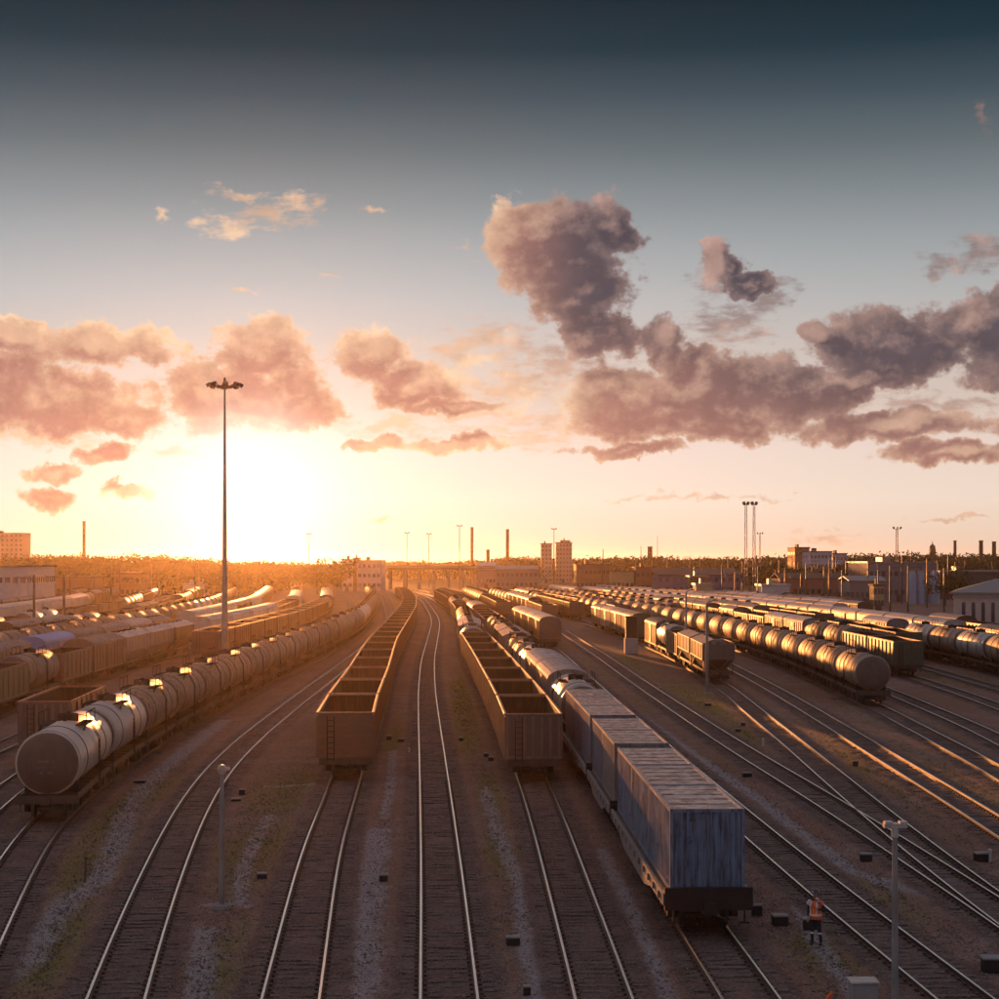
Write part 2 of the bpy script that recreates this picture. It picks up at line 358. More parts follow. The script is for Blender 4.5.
def wallmat(name, c, rough=0.8):
    return paint(name, c, tuple(x * 0.85 for x in c), 0.15, rough, vary=0.12, rustcol=tuple(x * 0.5 for x in c), spec=0.3)
M['w_cream'] = wallmat('cream_render', (0.66, 0.50, 0.42)); M['chimney'] = wallmat('sooty_brick', (0.10, 0.06, 0.05)); M['w_white'] = wallmat('white_render', (0.58, 0.53, 0.50)); M['w_pink'] = wallmat('pink_render', (0.50, 0.38, 0.34)); M['w_brick'] = wallmat('brick_wall', (0.24, 0.13, 0.10))
M['w_grey'] = wallmat('grey_panel_wall', (0.22, 0.21, 0.22)); M['w_dark'] = wallmat('dark_wall', (0.10, 0.08, 0.08)); M['w_blue'] = wallmat('blue_clad_wall', (0.12, 0.15, 0.26)); M['w_pale_blue'] = wallmat('pale_blue_wall', (0.34, 0.42, 0.55))
M['w_yellow'] = wallmat('yellow_render', (0.46, 0.34, 0.18))
M['r_dark'] = wallmat('dark_roofing', (0.08, 0.07, 0.07)); M['r_grey'] = wallmat('grey_roof_sheet', (0.24, 0.22, 0.21), 0.5); M['r_pale'] = wallmat('pale_roof_sheet', (0.42, 0.40, 0.40), 0.45)
def m_glass(t, s):
    info = t.new('ShaderNodeObjectInfo')
    t.put(s.inputs['Base Color'], t.mix(info.outputs['Random'], (0.025, 0.03, 0.04, 1), (0.06, 0.065, 0.075, 1))); s.inputs['Roughness'].default_value = 0.12
M['glass'] = mat('window_glass', m_glass)
# ------------------------------------------------------------------ tracks: (X, Y) along each centre line, as surveyed
TR = {
 'far_left_e': [(-150, 120), (-118, 250), (-122, 400), (-150, 560), (-190, 760)],
 'far_left_d': [(-112, 120), (-101, 250), (-108, 400), (-134, 560), (-172, 760)],
 'far_left_c': [(-88, 100), (-86, 180), (-86, 260), (-97, 380), (-120, 520), (-155, 740)],
 'far_left_b': [(-74, 90), (-74, 180), (-74, 260), (-84, 380), (-106, 520), (-140, 740)],
 'far_left_a': [(-63, 80), (-64, 180), (-64, 260), (-73, 380), (-93, 520), (-125, 740)],
 'left_f': [(-52, 80), (-55.5, 140), (-57, 216), (-58.5, 280), (-65, 380), (-82, 520), (-112, 740)],
 'left_e': [(-43, 80), (-47, 140), (-49, 200), (-49.5, 280), (-55, 380), (-71, 520), (-98, 740)],
 'left_d': [(-37.0, 80), (-41, 140), (-42.3, 174), (-42.3, 230), (-42, 300), (-48, 400), (-62, 520), (-88, 740)],
 'left_c': [(-31, 80), (-34.5, 140), (-35.8, 190), (-35.8, 260), (-36.0, 310), (-40.5, 400), (-53, 520), (-78, 740)],
 'left_b': [(-16, 30), (-19.6, 50), (-23, 67), (-26, 88), (-28.0, 108), (-29.5, 140), (-30, 190), (-30, 260), (-30.2, 310), (-34, 400), (-45, 520), (-68, 740)],
 'left_a': [(-12.0, 30), (-16.3, 52), (-19.2, 67), (-21.55, 80), (-22.8, 100), (-23.6, 120), (-23.8, 150), (-23.7, 190), (-23.6, 250), (-24.2, 290), (-27, 343), (-33, 447), (-38.5, 523), (-62, 740)],
 'mid_a': [(-8.2, 30), (-10.65, 47), (-12.3, 59), (-13.8, 71.4), (-15.5, 86.4), (-16.7, 103), (-17.3, 122), (-17.6, 142), (-17.9, 171), (-18.5, 224), (-20, 290), (-22.6, 355), (-31, 470), (-41, 600), (-56, 760)],
 'mid_b': [(-4.6, 30), (-5.78, 47), (-7.56, 71.4), (-8.5, 94), (-9.3, 107), (-10.4, 136), (-11.7, 162), (-13.0, 190), (-15.2, 258), (-18.0, 338), (-22.0, 417), (-30, 535), (-50, 740)],
 'mid_c': [(-0.6, 30), (-1.4, 47), (-2.0, 61), (-2.5, 71.4), (-4.1, 104), (-5.4, 130), (-6.9, 161), (-8.9, 210), (-11.5, 302), (-12.7, 340), (-15, 388), (-24, 541), (-42, 740)],
 'mid_d': [(3.1, 30), (2.95, 47), (2.64, 61), (2.37, 76.8), (1.9, 94), (1.45, 107), (0.9, 120), (0.25, 134), (-0.3, 147), (-1.7, 177), (-3.4, 209), (-6.8, 322), (-11.8, 423), (-23, 580), (-38, 740)],
 'mid_e': [(7.2, 30), (7.1, 47), (6.70, 56), (6.32, 75), (6.0, 89), (5.4, 108), (4.9, 125), (3.9, 150), (2.6, 175), (0.9, 216), (-0.9, 260), (-4.8, 335), (-11.0, 463), (-21, 580), (-34, 740)],
 'right_a': [(13.8, 30), (12.97, 47), (12.35, 57), (11.6, 75), (10.8, 100), (10.0, 130), (8.8, 180), (7.2, 246), (3.6, 300), (-1, 400), (-7, 500), (-27, 740)],
 'right_b': [(17.5, 30), (17.45, 52), (17.3, 62.5), (17.06, 70.4), (16.7, 84.3), (15.6, 110), (14.8, 140), (14.0, 174), (13.2, 220), (11.1, 302), (6.5, 400), (0, 500), (-22, 740)],
 'right_c': [(17.45, 50), (17.42, 58), (17.7, 68.6), (18.1, 79.7), (18.8, 95.2), (19.8, 116), (20.8, 141), (21.8, 162), (22.3, 185), (22.4, 225), (21.4, 260), (18.6, 314), (12.5, 420), (6, 510), (-14, 740)],
 'right_d': [(20.2, 30), (22.0, 60), (23.2, 82), (23.9, 100), (25.8, 149), (26.8, 187), (27.4, 230), (26.4, 280), (23.5, 340), (17, 430), (8, 540), (-8, 740)],
 'right_e': [(23, 30), (26, 65), (29.2, 102), (31.7, 144), (32.9, 170), (33.6, 200), (33.4, 240), (31.8, 280), (28.6, 330), (24.6, 381), (18, 447), (9, 540), (-8, 700)],
 'right_f': [(28, 60), (31.5, 90), (34.8, 122), (36.4, 155), (37.6, 190), (38, 230), (37.0, 280), (33.8, 340), (27, 430), (17, 540), (-2, 700)],
 'right_g': [(33, 60), (37, 95), (41, 128), (43.0, 158), (43.6, 185), (43.4, 220), (42.3, 270), (40.4, 320), (36.5, 382), (29.5, 469), (19, 570), (2, 720)],
 'right_h': [(40, 60), (45, 110), (48.0, 160), (49.2, 205), (49.0, 240), (47.5, 290), (43.5, 360), (36, 450), (26, 560), (8, 720)],
 'right_i': [(46, 60), (51, 110), (53.8, 160), (54.8, 190), (54.6, 225), (53.0, 280), (49, 350), (42, 440), (32, 550), (14, 720)],
 'right_j': [(52, 60), (57, 110), (60, 160), (61.0, 200), (60.8, 240), (58.6, 290), (54.6, 345), (48, 430), (38, 540), (20, 720)],
 'right_k': [(60, 80), (65, 150), (67, 200), (67, 250), (64.5, 310), (59, 390), (50, 480), (36, 600)],
 'right_l': [(68, 80), (73, 150), (75, 220), (74, 280), (70, 350), (62, 440), (48, 570)],
 'right_m': [(78, 80), (84, 160), (86, 230), (84, 300), (78, 380), (66, 490), (52, 600)],
}
class Track:
    def __init__(s, pts):
        xs = np.array([p[0] for p in pts], float); ys = np.array([p[1] for p in pts], float)
        y = np.arange(ys[0], ys[-1] + 0.5, 1.0)
        pad = 60
        yy = np.concatenate([ys[0] + np.arange(-pad, 0), y, y[-1] + np.arange(1, pad + 1)])
        x = np.interp(yy, ys, xs)
        s0 = (xs[1] - xs[0]) / (ys[1] - ys[0]); s1 = (xs[-1] - xs[-2]) / (ys[-1] - ys[-2])
        x = np.where(yy < ys[0], xs[0] + (yy - ys[0]) * s0, x); x = np.where(yy > ys[-1], xs[-1] + (yy - ys[-1]) * s1, x)
        for sg in (8, 16):
            k = np.arange(-40, 41); w = np.exp(-0.5 * (k / sg) ** 2); w /= w.sum()
            xf = np.convolve(np.pad(x, 40, 'edge'), w, 'valid')
            if sg == 8: x = xf
            else:
                b = np.clip((yy - 120) / 150, 0, 1); x = x * (1 - b) + xf * b
        s.y = y; s.x = x[pad:pad + len(y)]
        ds = np.hypot(np.diff(s.x), np.diff(s.y)); s.s = np.concatenate([[0], np.cumsum(ds)])
    def at(s, a): return float(np.interp(a, s.s, s.x)), float(np.interp(a, s.s, s.y))
    def s_of_y(s, y): return float(np.interp(y, s.y, s.s))
    def pos(s, a, half=4.5):
        x0, y0 = s.at(a - half); x1, y1 = s.at(a + half)
        return (x0 + x1) / 2, (y0 + y1) / 2, math.atan2(-(x1 - x0), (y1 - y0))
TK = {k: Track(v) for k, v in TR.items()}

# ------------------------------------------------------------------ ground: one sheet to the horizon, finer near the yard
def seg_dist(px, py, pts):
    best = np.full(px.shape, 1e9)
    for (x0, y0), (x1, y1) in zip(pts[:-1], pts[1:]):
        dx, dy = x1 - x0, y1 - y0; L = dx * dx + dy * dy + 1e-9
        t = np.clip(((px - x0) * dx + (py - y0) * dy) / L, 0, 1)
        best = np.minimum(best, np.hypot(px - x0 - t * dx, py - y0 - t * dy))
    return best
def gp(px, py):                     # a point on the ground seen at this place of the photo
    Y = 12.28 * F / (py - YH); return ((px - CX) * Y / F, Y)

def axis(parts):
    out = []
    for a, b, st in parts:
        n = max(1, int(round((b - a) / st))); out += list(np.linspace(a, b, n, endpoint=False))
    return np.array(out + [parts[-1][1]])
def build_ground():
    gx = axis([(-5500, -600, 700), (-600, -150, 90), (-150, -45, 3.5), (-45, -27, .8), (-27, 27, .36), (27, 62, .7), (62, 150, 3.5), (150, 600, 90), (600, 5500, 700)])
    gy = axis([(-300, -20, 70), (-20, 40, 6), (40, 110, .36), (110, 190, .9), (190, 340, 2.5), (340, 800, 12), (800, 5600, 400)])
    X, Y = np.meshgrid(gx, gy); nx, ny = len(gx), len(gy)
    px, py = X.ravel(), Y.ravel()
    bal = np.full(px.shape, 9.0)
    for k, t in TK.items():
        xi = np.interp(py, t.y, t.x); inside = (py >= t.y[0] - 1) & (py <= t.y[-1])
        bal = np.minimum(bal, np.where(inside, np.abs(px - xi), 9.0))
    ballast = np.clip((2.15 - bal) / 0.9, 0, 1)
    path = np.zeros(px.shape)
    strips = [([gp(-10, 990), gp(30, 955), gp(60, 905), gp(100, 880), gp(115, 850), gp(125, 815), gp(150, 780), gp(185, 750), gp(225, 720)], 0.8),
              ([gp(195, 1040), gp(202, 960), gp(203, 930)], 0.7), ([gp(243, 905), gp(240, 880), gp(250, 850), gp(258, 835), gp(270, 815)], 0.45), ([gp(210, 905), gp(225, 902)], 0.5),
              ([gp(352, 1060), gp(362, 960), gp(368, 900), gp(375, 860), gp(378, 830)], 0.85), ([gp(384, 818), gp(391, 785), gp(393, 750)], 0.4), ([gp(268, 786), gp(312, 784), gp(330, 790)], 0.5),
              ([gp(315, 838), gp(335, 838)], 0.6), ([gp(485, 790), gp(500, 840), gp(520, 880), gp(530, 960), gp(548, 1040)], 0.5), ([gp(600, 850), gp(640, 930), gp(665, 1010)], 0.6),
              ([gp(800, 905), gp(822, 950), gp(850, 985), gp(880, 1030)], 0.45), ([gp(770, 850), gp(840, 930), gp(800, 880)], 0.5), ([gp(620, 700), gp(680, 745), gp(760, 800), gp(850, 870), (18, 56)], 0.6),
              ([(-21, 60), (-26, 45)], 0.6)]
    for pts, wd in strips:
        d = seg_dist(px, py, pts); path = np.maximum(path, np.clip(1.1 - d / (wd * 1.25), 0, 1))
    grass = np.zeros(px.shape)
    gs = [(gp(700, 700), 4.5, 20), (gp(742, 735), 2.5, 9), (gp(620, 665), 3, 28), (gp(880, 760), 2.6, 14), (gp(960, 800), 2.2, 10), (gp(465, 720), 1.4, 28), (gp(462, 690), 1.2, 30), (gp(500, 790), 1.1, 10), (gp(505, 850), 1, 6),
          (gp(70, 870), 2.2, 9), (gp(45, 950), 2.0, 7), (gp(120, 810), 1.2, 14), (gp(20, 825), 1.4, 7), (gp(250, 960), 1.6, 6), (gp(290, 790), 1.5, 9), (gp(260, 850), 1.6, 8), (gp(835, 950), 1.2, 3), (gp(870, 900), 1.2, 5),
          (gp(390, 740), 1.0, 10), (gp(770, 690), 2, 10), (gp(900, 720), 2, 14), (gp(960, 680), 3, 12), (gp(610, 760), 0.8, 10), (gp(330, 950), 1, 4), (gp(480, 950), 0.8, 5)]
    for (cx, cy_), rx, ry in gs: grass = np.maximum(grass, np.exp(-((px - cx) / rx) ** 2 - ((py - cy_) / ry) ** 2))
    grass = np.clip(grass * 1.4, 0, 1) * np.clip((bal - 1.3) / 1.0, 0, 1) ; path *= np.clip((bal - 1.1) / .8, 0, 1)
    far = (np.abs(px) > 160) | (py > 760); grass = np.where(far, 0.9, grass)
    rs = np.random.RandomState(3)
    z = rs.uniform(-0.02, 0.02, px.shape); z = np.where((py < 190) & (np.abs(px) < 60), z, 0)
    z = np.where(bal < 1.7, z * 1.7, z)
    z += np.where(bal < 2.2, 0.0, -0.035) * np.where((np.abs(px) < 150) & (py < 760), 1, 0) + ballast * 0.0
    global GRASS_SPOTS; GRASS_SPOTS = gs
    me = bpy.data.meshes.new('ground')
    idx = (np.arange(ny - 1)[:, None] * nx + np.arange(nx - 1)[None, :]).ravel()
    faces = np.stack([idx, idx + 1, idx + nx + 1, idx + nx], 1).ravel().astype(np.int32)
    nf = len(idx)
    me.vertices.add(len(px)); me.vertices.foreach_set('co', np.stack([px, py, z], 1).ravel().astype(np.float32))
    me.loops.add(len(faces)); me.loops.foreach_set('vertex_index', faces)
    me.polygons.add(nf); me.polygons.foreach_set('loop_start', (np.arange(nf) * 4).astype(np.int32)); me.polygons.foreach_set('loop_total', np.full(nf, 4, np.int32))
    me.update(); me.validate(); me.polygons.foreach_set('use_smooth', np.ones(nf, bool))
    for nm, arr in (('ballast', ballast), ('path', path), ('grass', grass)):
        a = me.attributes.new(nm, 'FLOAT', 'POINT'); a.data.foreach_set('value', arr.astype(np.float32))
    me.materials.append(M['ground'])
    o = bpy.data.objects.new('ground', me); COL.objects.link(o); tag(o, kind='structure')
build_ground()

# ------------------------------------------------------------------ rails and sleepers
def build_track(key, t):
    root = empty('railway_track'); tag(root, kind='structure')
    ys = []; y = t.y[0]
    while y < t.y[-1]:
        ys.append(y); y += 1.0 if y < 120 else 3.0 if y < 260 else 8.0
    ys.append(t.y[-1])
    ys = np.array(ys); xs = np.interp(ys, t.y, t.x)
    dx = np.gradient(xs, ys); nrm = np.stack([np.ones_like(dx), -dx], 1) / np.sqrt(1 + dx ** 2)[:, None]
    for sgn in (-1, 1):
        c = np.stack([xs, ys], 1) + nrm * sgn * 0.797
        vs = []; fs = []; mi = []
        prof = [(-0.07, 0.0), (-0.065, 0.03), (-0.012, 0.045), (-0.012, 0.13), (-0.037, 0.14), (-0.037, RAIL - .006), (-0.028, RAIL), (0.028, RAIL), (0.037, RAIL - .006), (0.037, 0.14), (0.012, 0.13), (0.012, 0.045), (0.065, 0.03), (0.07, 0.0)]
        n = len(prof)
        for i in range(len(ys)):
            for (a, b) in prof: vs.append((c[i, 0] + nrm[i, 0] * a, c[i, 1] + nrm[i, 1] * a, b + 0.0))
        for i in range(len(ys) - 1):
            for j in range(n - 1):
                fs.append((i * n + j, i * n + j + 1, (i + 1) * n + j + 1, (i + 1) * n + j)); mi.append(1 if j in (5, 6, 7) else 0)
        me = bpy.data.meshes.new('rail'); me.from_pydata(vs, [], fs); me.materials.append(M['rail_side']); me.materials.append(M['rail_top'])
        me.polygons.foreach_set('material_index', mi); me.update()
        o = bpy.data.objects.new('rail', me); COL.objects.link(o); o.parent = root; tag(o, kind='structure')
    b = MB(); r = random.Random(hash(key) % 1000 if False else len(key) * 7 + ord(key[-1]))
    a = 0.0; end = t.s_of_y(230)
    while a < end:
        x, y, h = t.pos(a, 0.5)
        L = 1.36; w = 0.13; ch, sh = math.cos(h), math.sin(h); off = r.uniform(-.04, .04); dz = r.uniform(-.015, .02); top = 0.012 + dz
        tilt = r.uniform(-.012, .012)
        co = []
        for (u, v, z) in ((-L, -w, -.1), (L, -w, -.1), (L, w, -.1), (-L, w, -.1), (-L, -w, top - tilt), (L, -w, top + tilt), (L, w, top + tilt), (-L, w, top - tilt)):
            u += off; co.append((x + u * ch - v * sh, y + u * sh + v * ch, z))
        b.add(co, [(4, 5, 6, 7), (0, 1, 5, 4), (1, 2, 6, 5), (2, 3, 7, 6), (3, 0, 4, 7)])
        a += 0.55
    if b.v:
        o = b.build('sleepers', M['sleeper'], None, flip=False); o.parent = root; tag(o, kind='structure')
    # fastenings: a small plate each side of every rail on the near part
    b = MB(); a = 0.0; end = t.s_of_y(95)
    while a < end and t.y[0] < 95:
        x, y, h = t.pos(a, 0.5); ch, sh = math.cos(h), math.sin(h)
        for u in (-.93, -.66, .66, .93):
            cx_, cy_ = x + u * ch, y + u * sh
            b.box(cx_ - .045, cx_ + .045, cy_ - .05, cy_ + .05, 0.02, 0.085)
        a += 0.55
    if b.v:
        o = b.build('rail_clips', M['rail_side'], None, flip=False); o.parent = root; tag(o, kind='structure')
for k, t in TK.items(): build_track(k, t)

# ------------------------------------------------------------------ wagons; origin on the rail heads, length along y
ORD = ['first', 'second', 'third', 'fourth', 'fifth', 'sixth', 'seventh', 'eighth', 'ninth', 'tenth', 'eleventh', 'twelfth', 'thirteenth', 'fourteenth', 'fifteenth', 'sixteenth', 'seventeenth', 'eighteenth', 'nineteenth', 'twentieth']
TENS = {2: 'twenty', 3: 'thirty', 4: 'forty', 5: 'fifty'}
def ordw(n):
    if n <= 20: return ORD[n - 1]
    return TENS[n // 10] + '-' + ORD[n % 10 - 1] if n % 10 else TENS[n // 10][:-1] + 'ieth'

def bogie(parent, y, lod):
    b = MB()
    for sx in (-1, 1):
        x = sx * 1.02
        b.prism([(-1.3, .42), (-1.3, .62), (-.75, .66), (-.35, .86), (.35, .86), (.75, .66), (1.3, .62), (1.3, .42), (.75, .44), (.35, .24), (-.35, .24), (-.75, .44)], x - .09, x + .09, 'x')
        for yy in (-.925, .925): b.cbox((x, yy, .5), (.3, .34, .34))
    b.box(-1.1, 1.1, -.2, .2, .45, .78)
    if lod >= 2:
        for yy in (-.925, .925):
            b.lathe([(-.80, .475), (-.66, .475), (-.66, .2), (-.62, .09), (.62, .09), (.66, .2), (.66, .475), (.80, .475)], 12, 'x', (0, yy, .475))
    o = b.build('bogie', M['iron'], parent); o.location = (0, y, 0)
    if lod < 2:
        for yy in (-.925, .925):
            w = MB(); w.lathe([(-.84, .30), (-.83, .43), (-.80, .475), (-.70, .475), (-.685, .51), (-.66, .51), (-.655, .18), (-.64, .085), (.64, .085), (.655, .18), (.66, .51), (.685, .51), (.70, .475), (.80, .475), (.83, .43), (.84, .30)], 24, 'x', (0, yy, .475))
            w.build('wheelset', M['wheel'], o)
    return o

def underframe(root, L, lod, wide=2.9, deck=1.18, m_='frame', name='underframe', ends=True):
    b = MB(); h = L / 2
    b.box(-.18, .18, -h, h, .86, deck)
    for s_ in (-1, 1):
        b.box(s_ * (wide / 2 - .12) - .06, s_ * (wide / 2 - .12) + .06, -h, h, .96, deck)
        if ends: b.box(-wide / 2, wide / 2, s_ * h - .1, s_ * h + .1, .80, deck + .004)
    for k in range(-3, 4): b.box(-wide / 2 + .05, wide / 2 - .05, k * h / 4 - .07, k * h / 4 + .07, .92, deck - .012)
    if lod < 2:
        b.lathe([(-.7, .2), (-.68, .23), (.68, .23), (.7, .2)], 12, 'y', (.75, .6, .72))
        b.box(-1.0, -.7, -1.2, -.6, .55, .9); b.bar((-1.3, -h + .3, .95), (-1.3, h - .3, .95), .04)
        for s_ in (-1, 1):
            b.cbox((0, s_ * (h + .28), .98), (.22, .55, .24)); b.cbox((0, s_ * (h + .52), .98), (.36, .22, .34))
            for x in (-wide / 2 + .25, wide / 2 - .25): b.bar((x, s_ * (h + .12), .45), (x, s_ * (h + .12), .85), .045); b.bar((x - .16, s_ * (h + .12), .47), (x + .16, s_ * (h + .12), .47), .045)
            b.bar((.25, s_ * (h + .15), .95), (.33, s_ * (h + .45), .5), .06)
    else:
        for s_ in (-1, 1): b.cbox((0, s_ * (h + .4), .98), (.3, .8, .26))
    return b.build(name, M[m_], root)

def make_gondola(mt, lod):
    r = empty('open_wagon'); L = 12.9; h = L / 2; W = 1.55; z0, z1 = 1.2, 3.62
    underframe(r, L + .1, lod)
    b = MB()
    b.box(-W, -W + .06, -h, h, z0, z1); b.box(W - .06, W, -h, h, z0, z1)
    for s_ in (-1, 1):
        ya, yb = (h - .06, h) if s_ > 0 else (-h, -h + .06)
        b.box(-W + .061, W - .061, ya, yb, z0, z1)
    b.build('body', M[mt], r)
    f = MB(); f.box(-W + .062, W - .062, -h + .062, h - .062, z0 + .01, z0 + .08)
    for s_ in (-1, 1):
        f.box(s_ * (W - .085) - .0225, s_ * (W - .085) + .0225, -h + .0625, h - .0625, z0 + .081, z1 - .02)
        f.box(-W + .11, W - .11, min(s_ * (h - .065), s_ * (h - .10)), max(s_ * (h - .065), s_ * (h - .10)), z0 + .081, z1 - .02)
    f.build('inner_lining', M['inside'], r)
    rb = MB(); n = 8
    for s_ in (-1, 1):
        for k in range(n):
            y = -h + .1 + (L - .2) * k / (n - 1)
            rb.cbox((s_ * (W + .04), y, (z0 + z1) / 2 - .05), (.08, .14, z1 - z0 - .1))
        rb.box(s_ * (W + .035) - .035, s_ * (W + .035) + .035, -h, h, z0 - .02, z0 + .12)
        ne = 7 if lod < 2 else 4
        for k in range(ne if mt != 'rust' else 3):
            zz = z0 + .55 + k * .62
            if mt == 'rust': rb.box(-W + .05, W - .05, min(s_ * h, s_ * (h + .07)), max(s_ * h, s_ * (h + .07)), zz - .06, zz + .06); continue
            x = -W + .12 + (2 * W - .24) * k / (ne - 1)
            rb.cbox((x, s_ * (h + .06), (z0 + z1) / 2 - .04), (.12, .12, z1 - z0 - .16))
        rb.box(-W, W, min(s_ * h, s_ * (h + .06)), max(s_ * h, s_ * (h + .06)), z0 - .02, z0 + .14)
    rb.build('rib_frame', M.get(mt + '_rib', M[mt]), r)
    if lod < 2:
        for s_ in (-1, 1):
            l = MB(); x0, x1 = s_ * .62, s_ * 1.0
            for x in (x0, x1): l.bar((x, s_ * (h + .18), 1.0), (x, s_ * (h + .18), 3.5), .05)
            for k in range(8): l.bar((x0, s_ * (h + .18), 1.1 + k * .31), (x1, s_ * (h + .18), 1.1 + k * .31), .035)
            l.build('ladder', M['iron'], r)
    t = MB()
    for s_ in (-1, 1):
        t.box(s_ * (W + .01) - .08, s_ * (W + .01) + .08, -h - .05, h + .05, z1, z1 + .1)
        t.box(-W + .071, W - .071, s_ * (h - .02) - .08, s_ * (h - .02) + .08, z1, z1 + .098)
    t.build('top_rim', M['rim'], r, bevel=.02)
    for y in (-4.3, 4.3): bogie(r, y, lod)
    return r

def make_tank(mt, lod, n=32):
    r = empty('tank_wagon'); h = 5.78; R_ = 1.5; zc = 2.68
    if lod >= 2: n = 20
    underframe(r, 11.5, lod)
    b = MB()
    b.lathe([(-h, .25), (-h + .02, .8), (-h + .1, 1.2), (-h + .24, 1.42), (-h + .42, R_), (h - .42, R_), (h - .24, 1.42), (h - .1, 1.2), (h - .02, .8), (h, .25)], n, 'y', (0, 0, zc))
    b.build('tank', M[mt], r)
    for y in ((-3.2, 3.2) if lod < 2 else (-3.2, 3.2)):
        s_ = MB(); s_.lathe([(-.045, R_ - .02), (-.045, R_ + .022), (.045, R_ + .022), (.045, R_ - .02)], n, 'y', (0, y, zc), smooth=True)
        s_.build('strap', M['strap'], r)
    for sg in (-1, 1):
        rim = MB(); rim.lathe([(-.05, R_ - .02), (-.05, R_ + .03), (.05, R_ + .03), (.05, R_ - .02)], n, 'y', (0, sg * (h - .44), zc)); rim.build('end_ring', M[mt], r)
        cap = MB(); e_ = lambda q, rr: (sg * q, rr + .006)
        cap.lathe([e_(h + .006, .24), e_(h - .014, .8), e_(h - .094, 1.2), e_(h - .234, 1.41)], n, 'y', (0, 0, zc)); cap.build('end_shade', M['cap'], r)  # thin dark shell over each tank end, shade put into its colour
    d = MB()
    d.lathe([(-.1, .52), (.26, .52), (.30, .46), (.33, .2)], 16, 'z', (0, .4, zc + R_))
    d.lathe([(.0, .1), (.32, .1)], 8, 'z', (0, -.55, zc + R_ - .02)); d.cbox((.0, .4, zc + R_ + .36), (.12, .8, .05))
    d.build('hatch', M['strap'], r)
    if lod < 2:
        p = MB(); z = zc + R_ - .08
        for sg in (-1, 1):
            p.box(min(sg * .6, sg * 1.15), max(sg * .6, sg * 1.15), -1.3, 1.6, z - .08, z - .04)
            for y in (-1.3, .15, 1.6): p.bar((sg * 1.15, y, z - .06), (sg * 1.15, y, z + .55), .04)
            p.bar((sg * 1.15, -1.3, z + .55), (sg * 1.15, 1.6, z + .55), .04)
            p.bar((sg * 1.12, -1.3, z - .1), (sg * .95, -1.3, z - .5), .05)
        p.build('walkway', M['strap'], r)
        for sg in (-1, 1):
            l = MB()
            for y in (-.05, .35): l.bar((sg * 1.6, y, 1.15), (sg * 1.58, y, zc + .6), .045); l.bar((sg * 1.58, y, zc + .6), (sg * 1.15, y, z - .02), .045)
            for k in range(8): l.bar((sg * 1.6, -.05, 1.3 + k * .26), (sg * 1.6, .35, 1.3 + k * .26), .035)
            l.build('ladder', M['strap'], r)
        for sg in (-1, 1):
            e = MB()
            for x in (-1.15, 1.15): e.bar((x, sg * 4.4, 1.15), (x * .95, sg * 4.4, 1.75), .3, .12)
            e.box(-1.4, 1.4, sg * 5.62 - .1, sg * 5.62 + .1, 1.185, 1.24); e.box(-1.25, 1.25, sg * 4.4 - .06, sg * 4.4 + .06, 1.182, 1.5)
            e.build('saddle', M['iron'], r)
    for y in (-3.9, 3.9): bogie(r, y, lod)
    return r

def arch(W, z0, z1, zt, n=10):
    pts = [(-W, z0), (-W, z1)]
    for i in range(1, n): a = math.pi * (1 - i / n); pts.append((W * math.cos(a), z1 + (zt - z1) * math.sin(a)))
    return pts + [(W, z1), (W, z0)]

def make_box(mt, rt, lod, L=13.9, ribs=True, name='box_wagon'):
    r = empty(name); h = L / 2; W = 1.52; z0, z1, zt = 1.15, 3.75, 4.45
    underframe(r, L, lod)
    b = MB(); b.prism(arch(W, z0, z1 - .001, zt - .05), -h, h); b.build('body', M[mt], r)
    rb = MB()
    for s_ in (-1, 1):
        if ribs:
            for k in range(11):
                y = -h + .1 + (L - .2) * k / 10
                if abs(y) > 1.2: rb.cbox((s_ * (W + .03), y, (z0 + z1) / 2), (.06, .10, z1 - z0 - .08))
        rb.box(s_ * (W + .03) - .03, s_ * (W + .03) + .03, -h, h, z0 - .06, z0 + .05)
        for x in (-1.2, -.6, 0, .6, 1.2): rb.cbox((x, s_ * (h + .03), 2.5), (.08, .06, 2.5))
    rb.build('rib_frame', M[mt], r)
    for s_ in (-1, 1):
        d = MB(); d.cbox((s_ * (W + .05), 0, 2.42), (.08, 2.1, 2.4)); d.bar((s_ * (W + .09), -2.1, 3.68), (s_ * (W + .09), 2.3, 3.68), .07)
        d.cbox((s_ * (W + .11), .6, 2.3), (.04, .08, 1.6))
        d.build('sliding_door', M[mt], r)
    t = MB(); n = 10
    o_ = [(W * 1.03 * math.cos(math.pi * (1 - i / n)), z1 + (zt - z1) * math.sin(math.pi * (1 - i / n))) for i in range(n + 1)]
    i_ = [(x * .97, z - .04) for x, z in o_[::-1]]
    t.prism(o_ + i_, -h - .12, h + .12)
    if lod < 2:
        for k in range(12):
            y = -h + (k + .5) * L / 12
            t.prism([(x * 1.01, z + .025) for x, z in o_] + [(x * .99, z - .01) for x, z in o_[::-1]], y - .04, y + .04)
    t.build('roof', M[rt], r)
    for y in (-(h - 2.3), h - 2.3): bogie(r, y, lod)
    return r

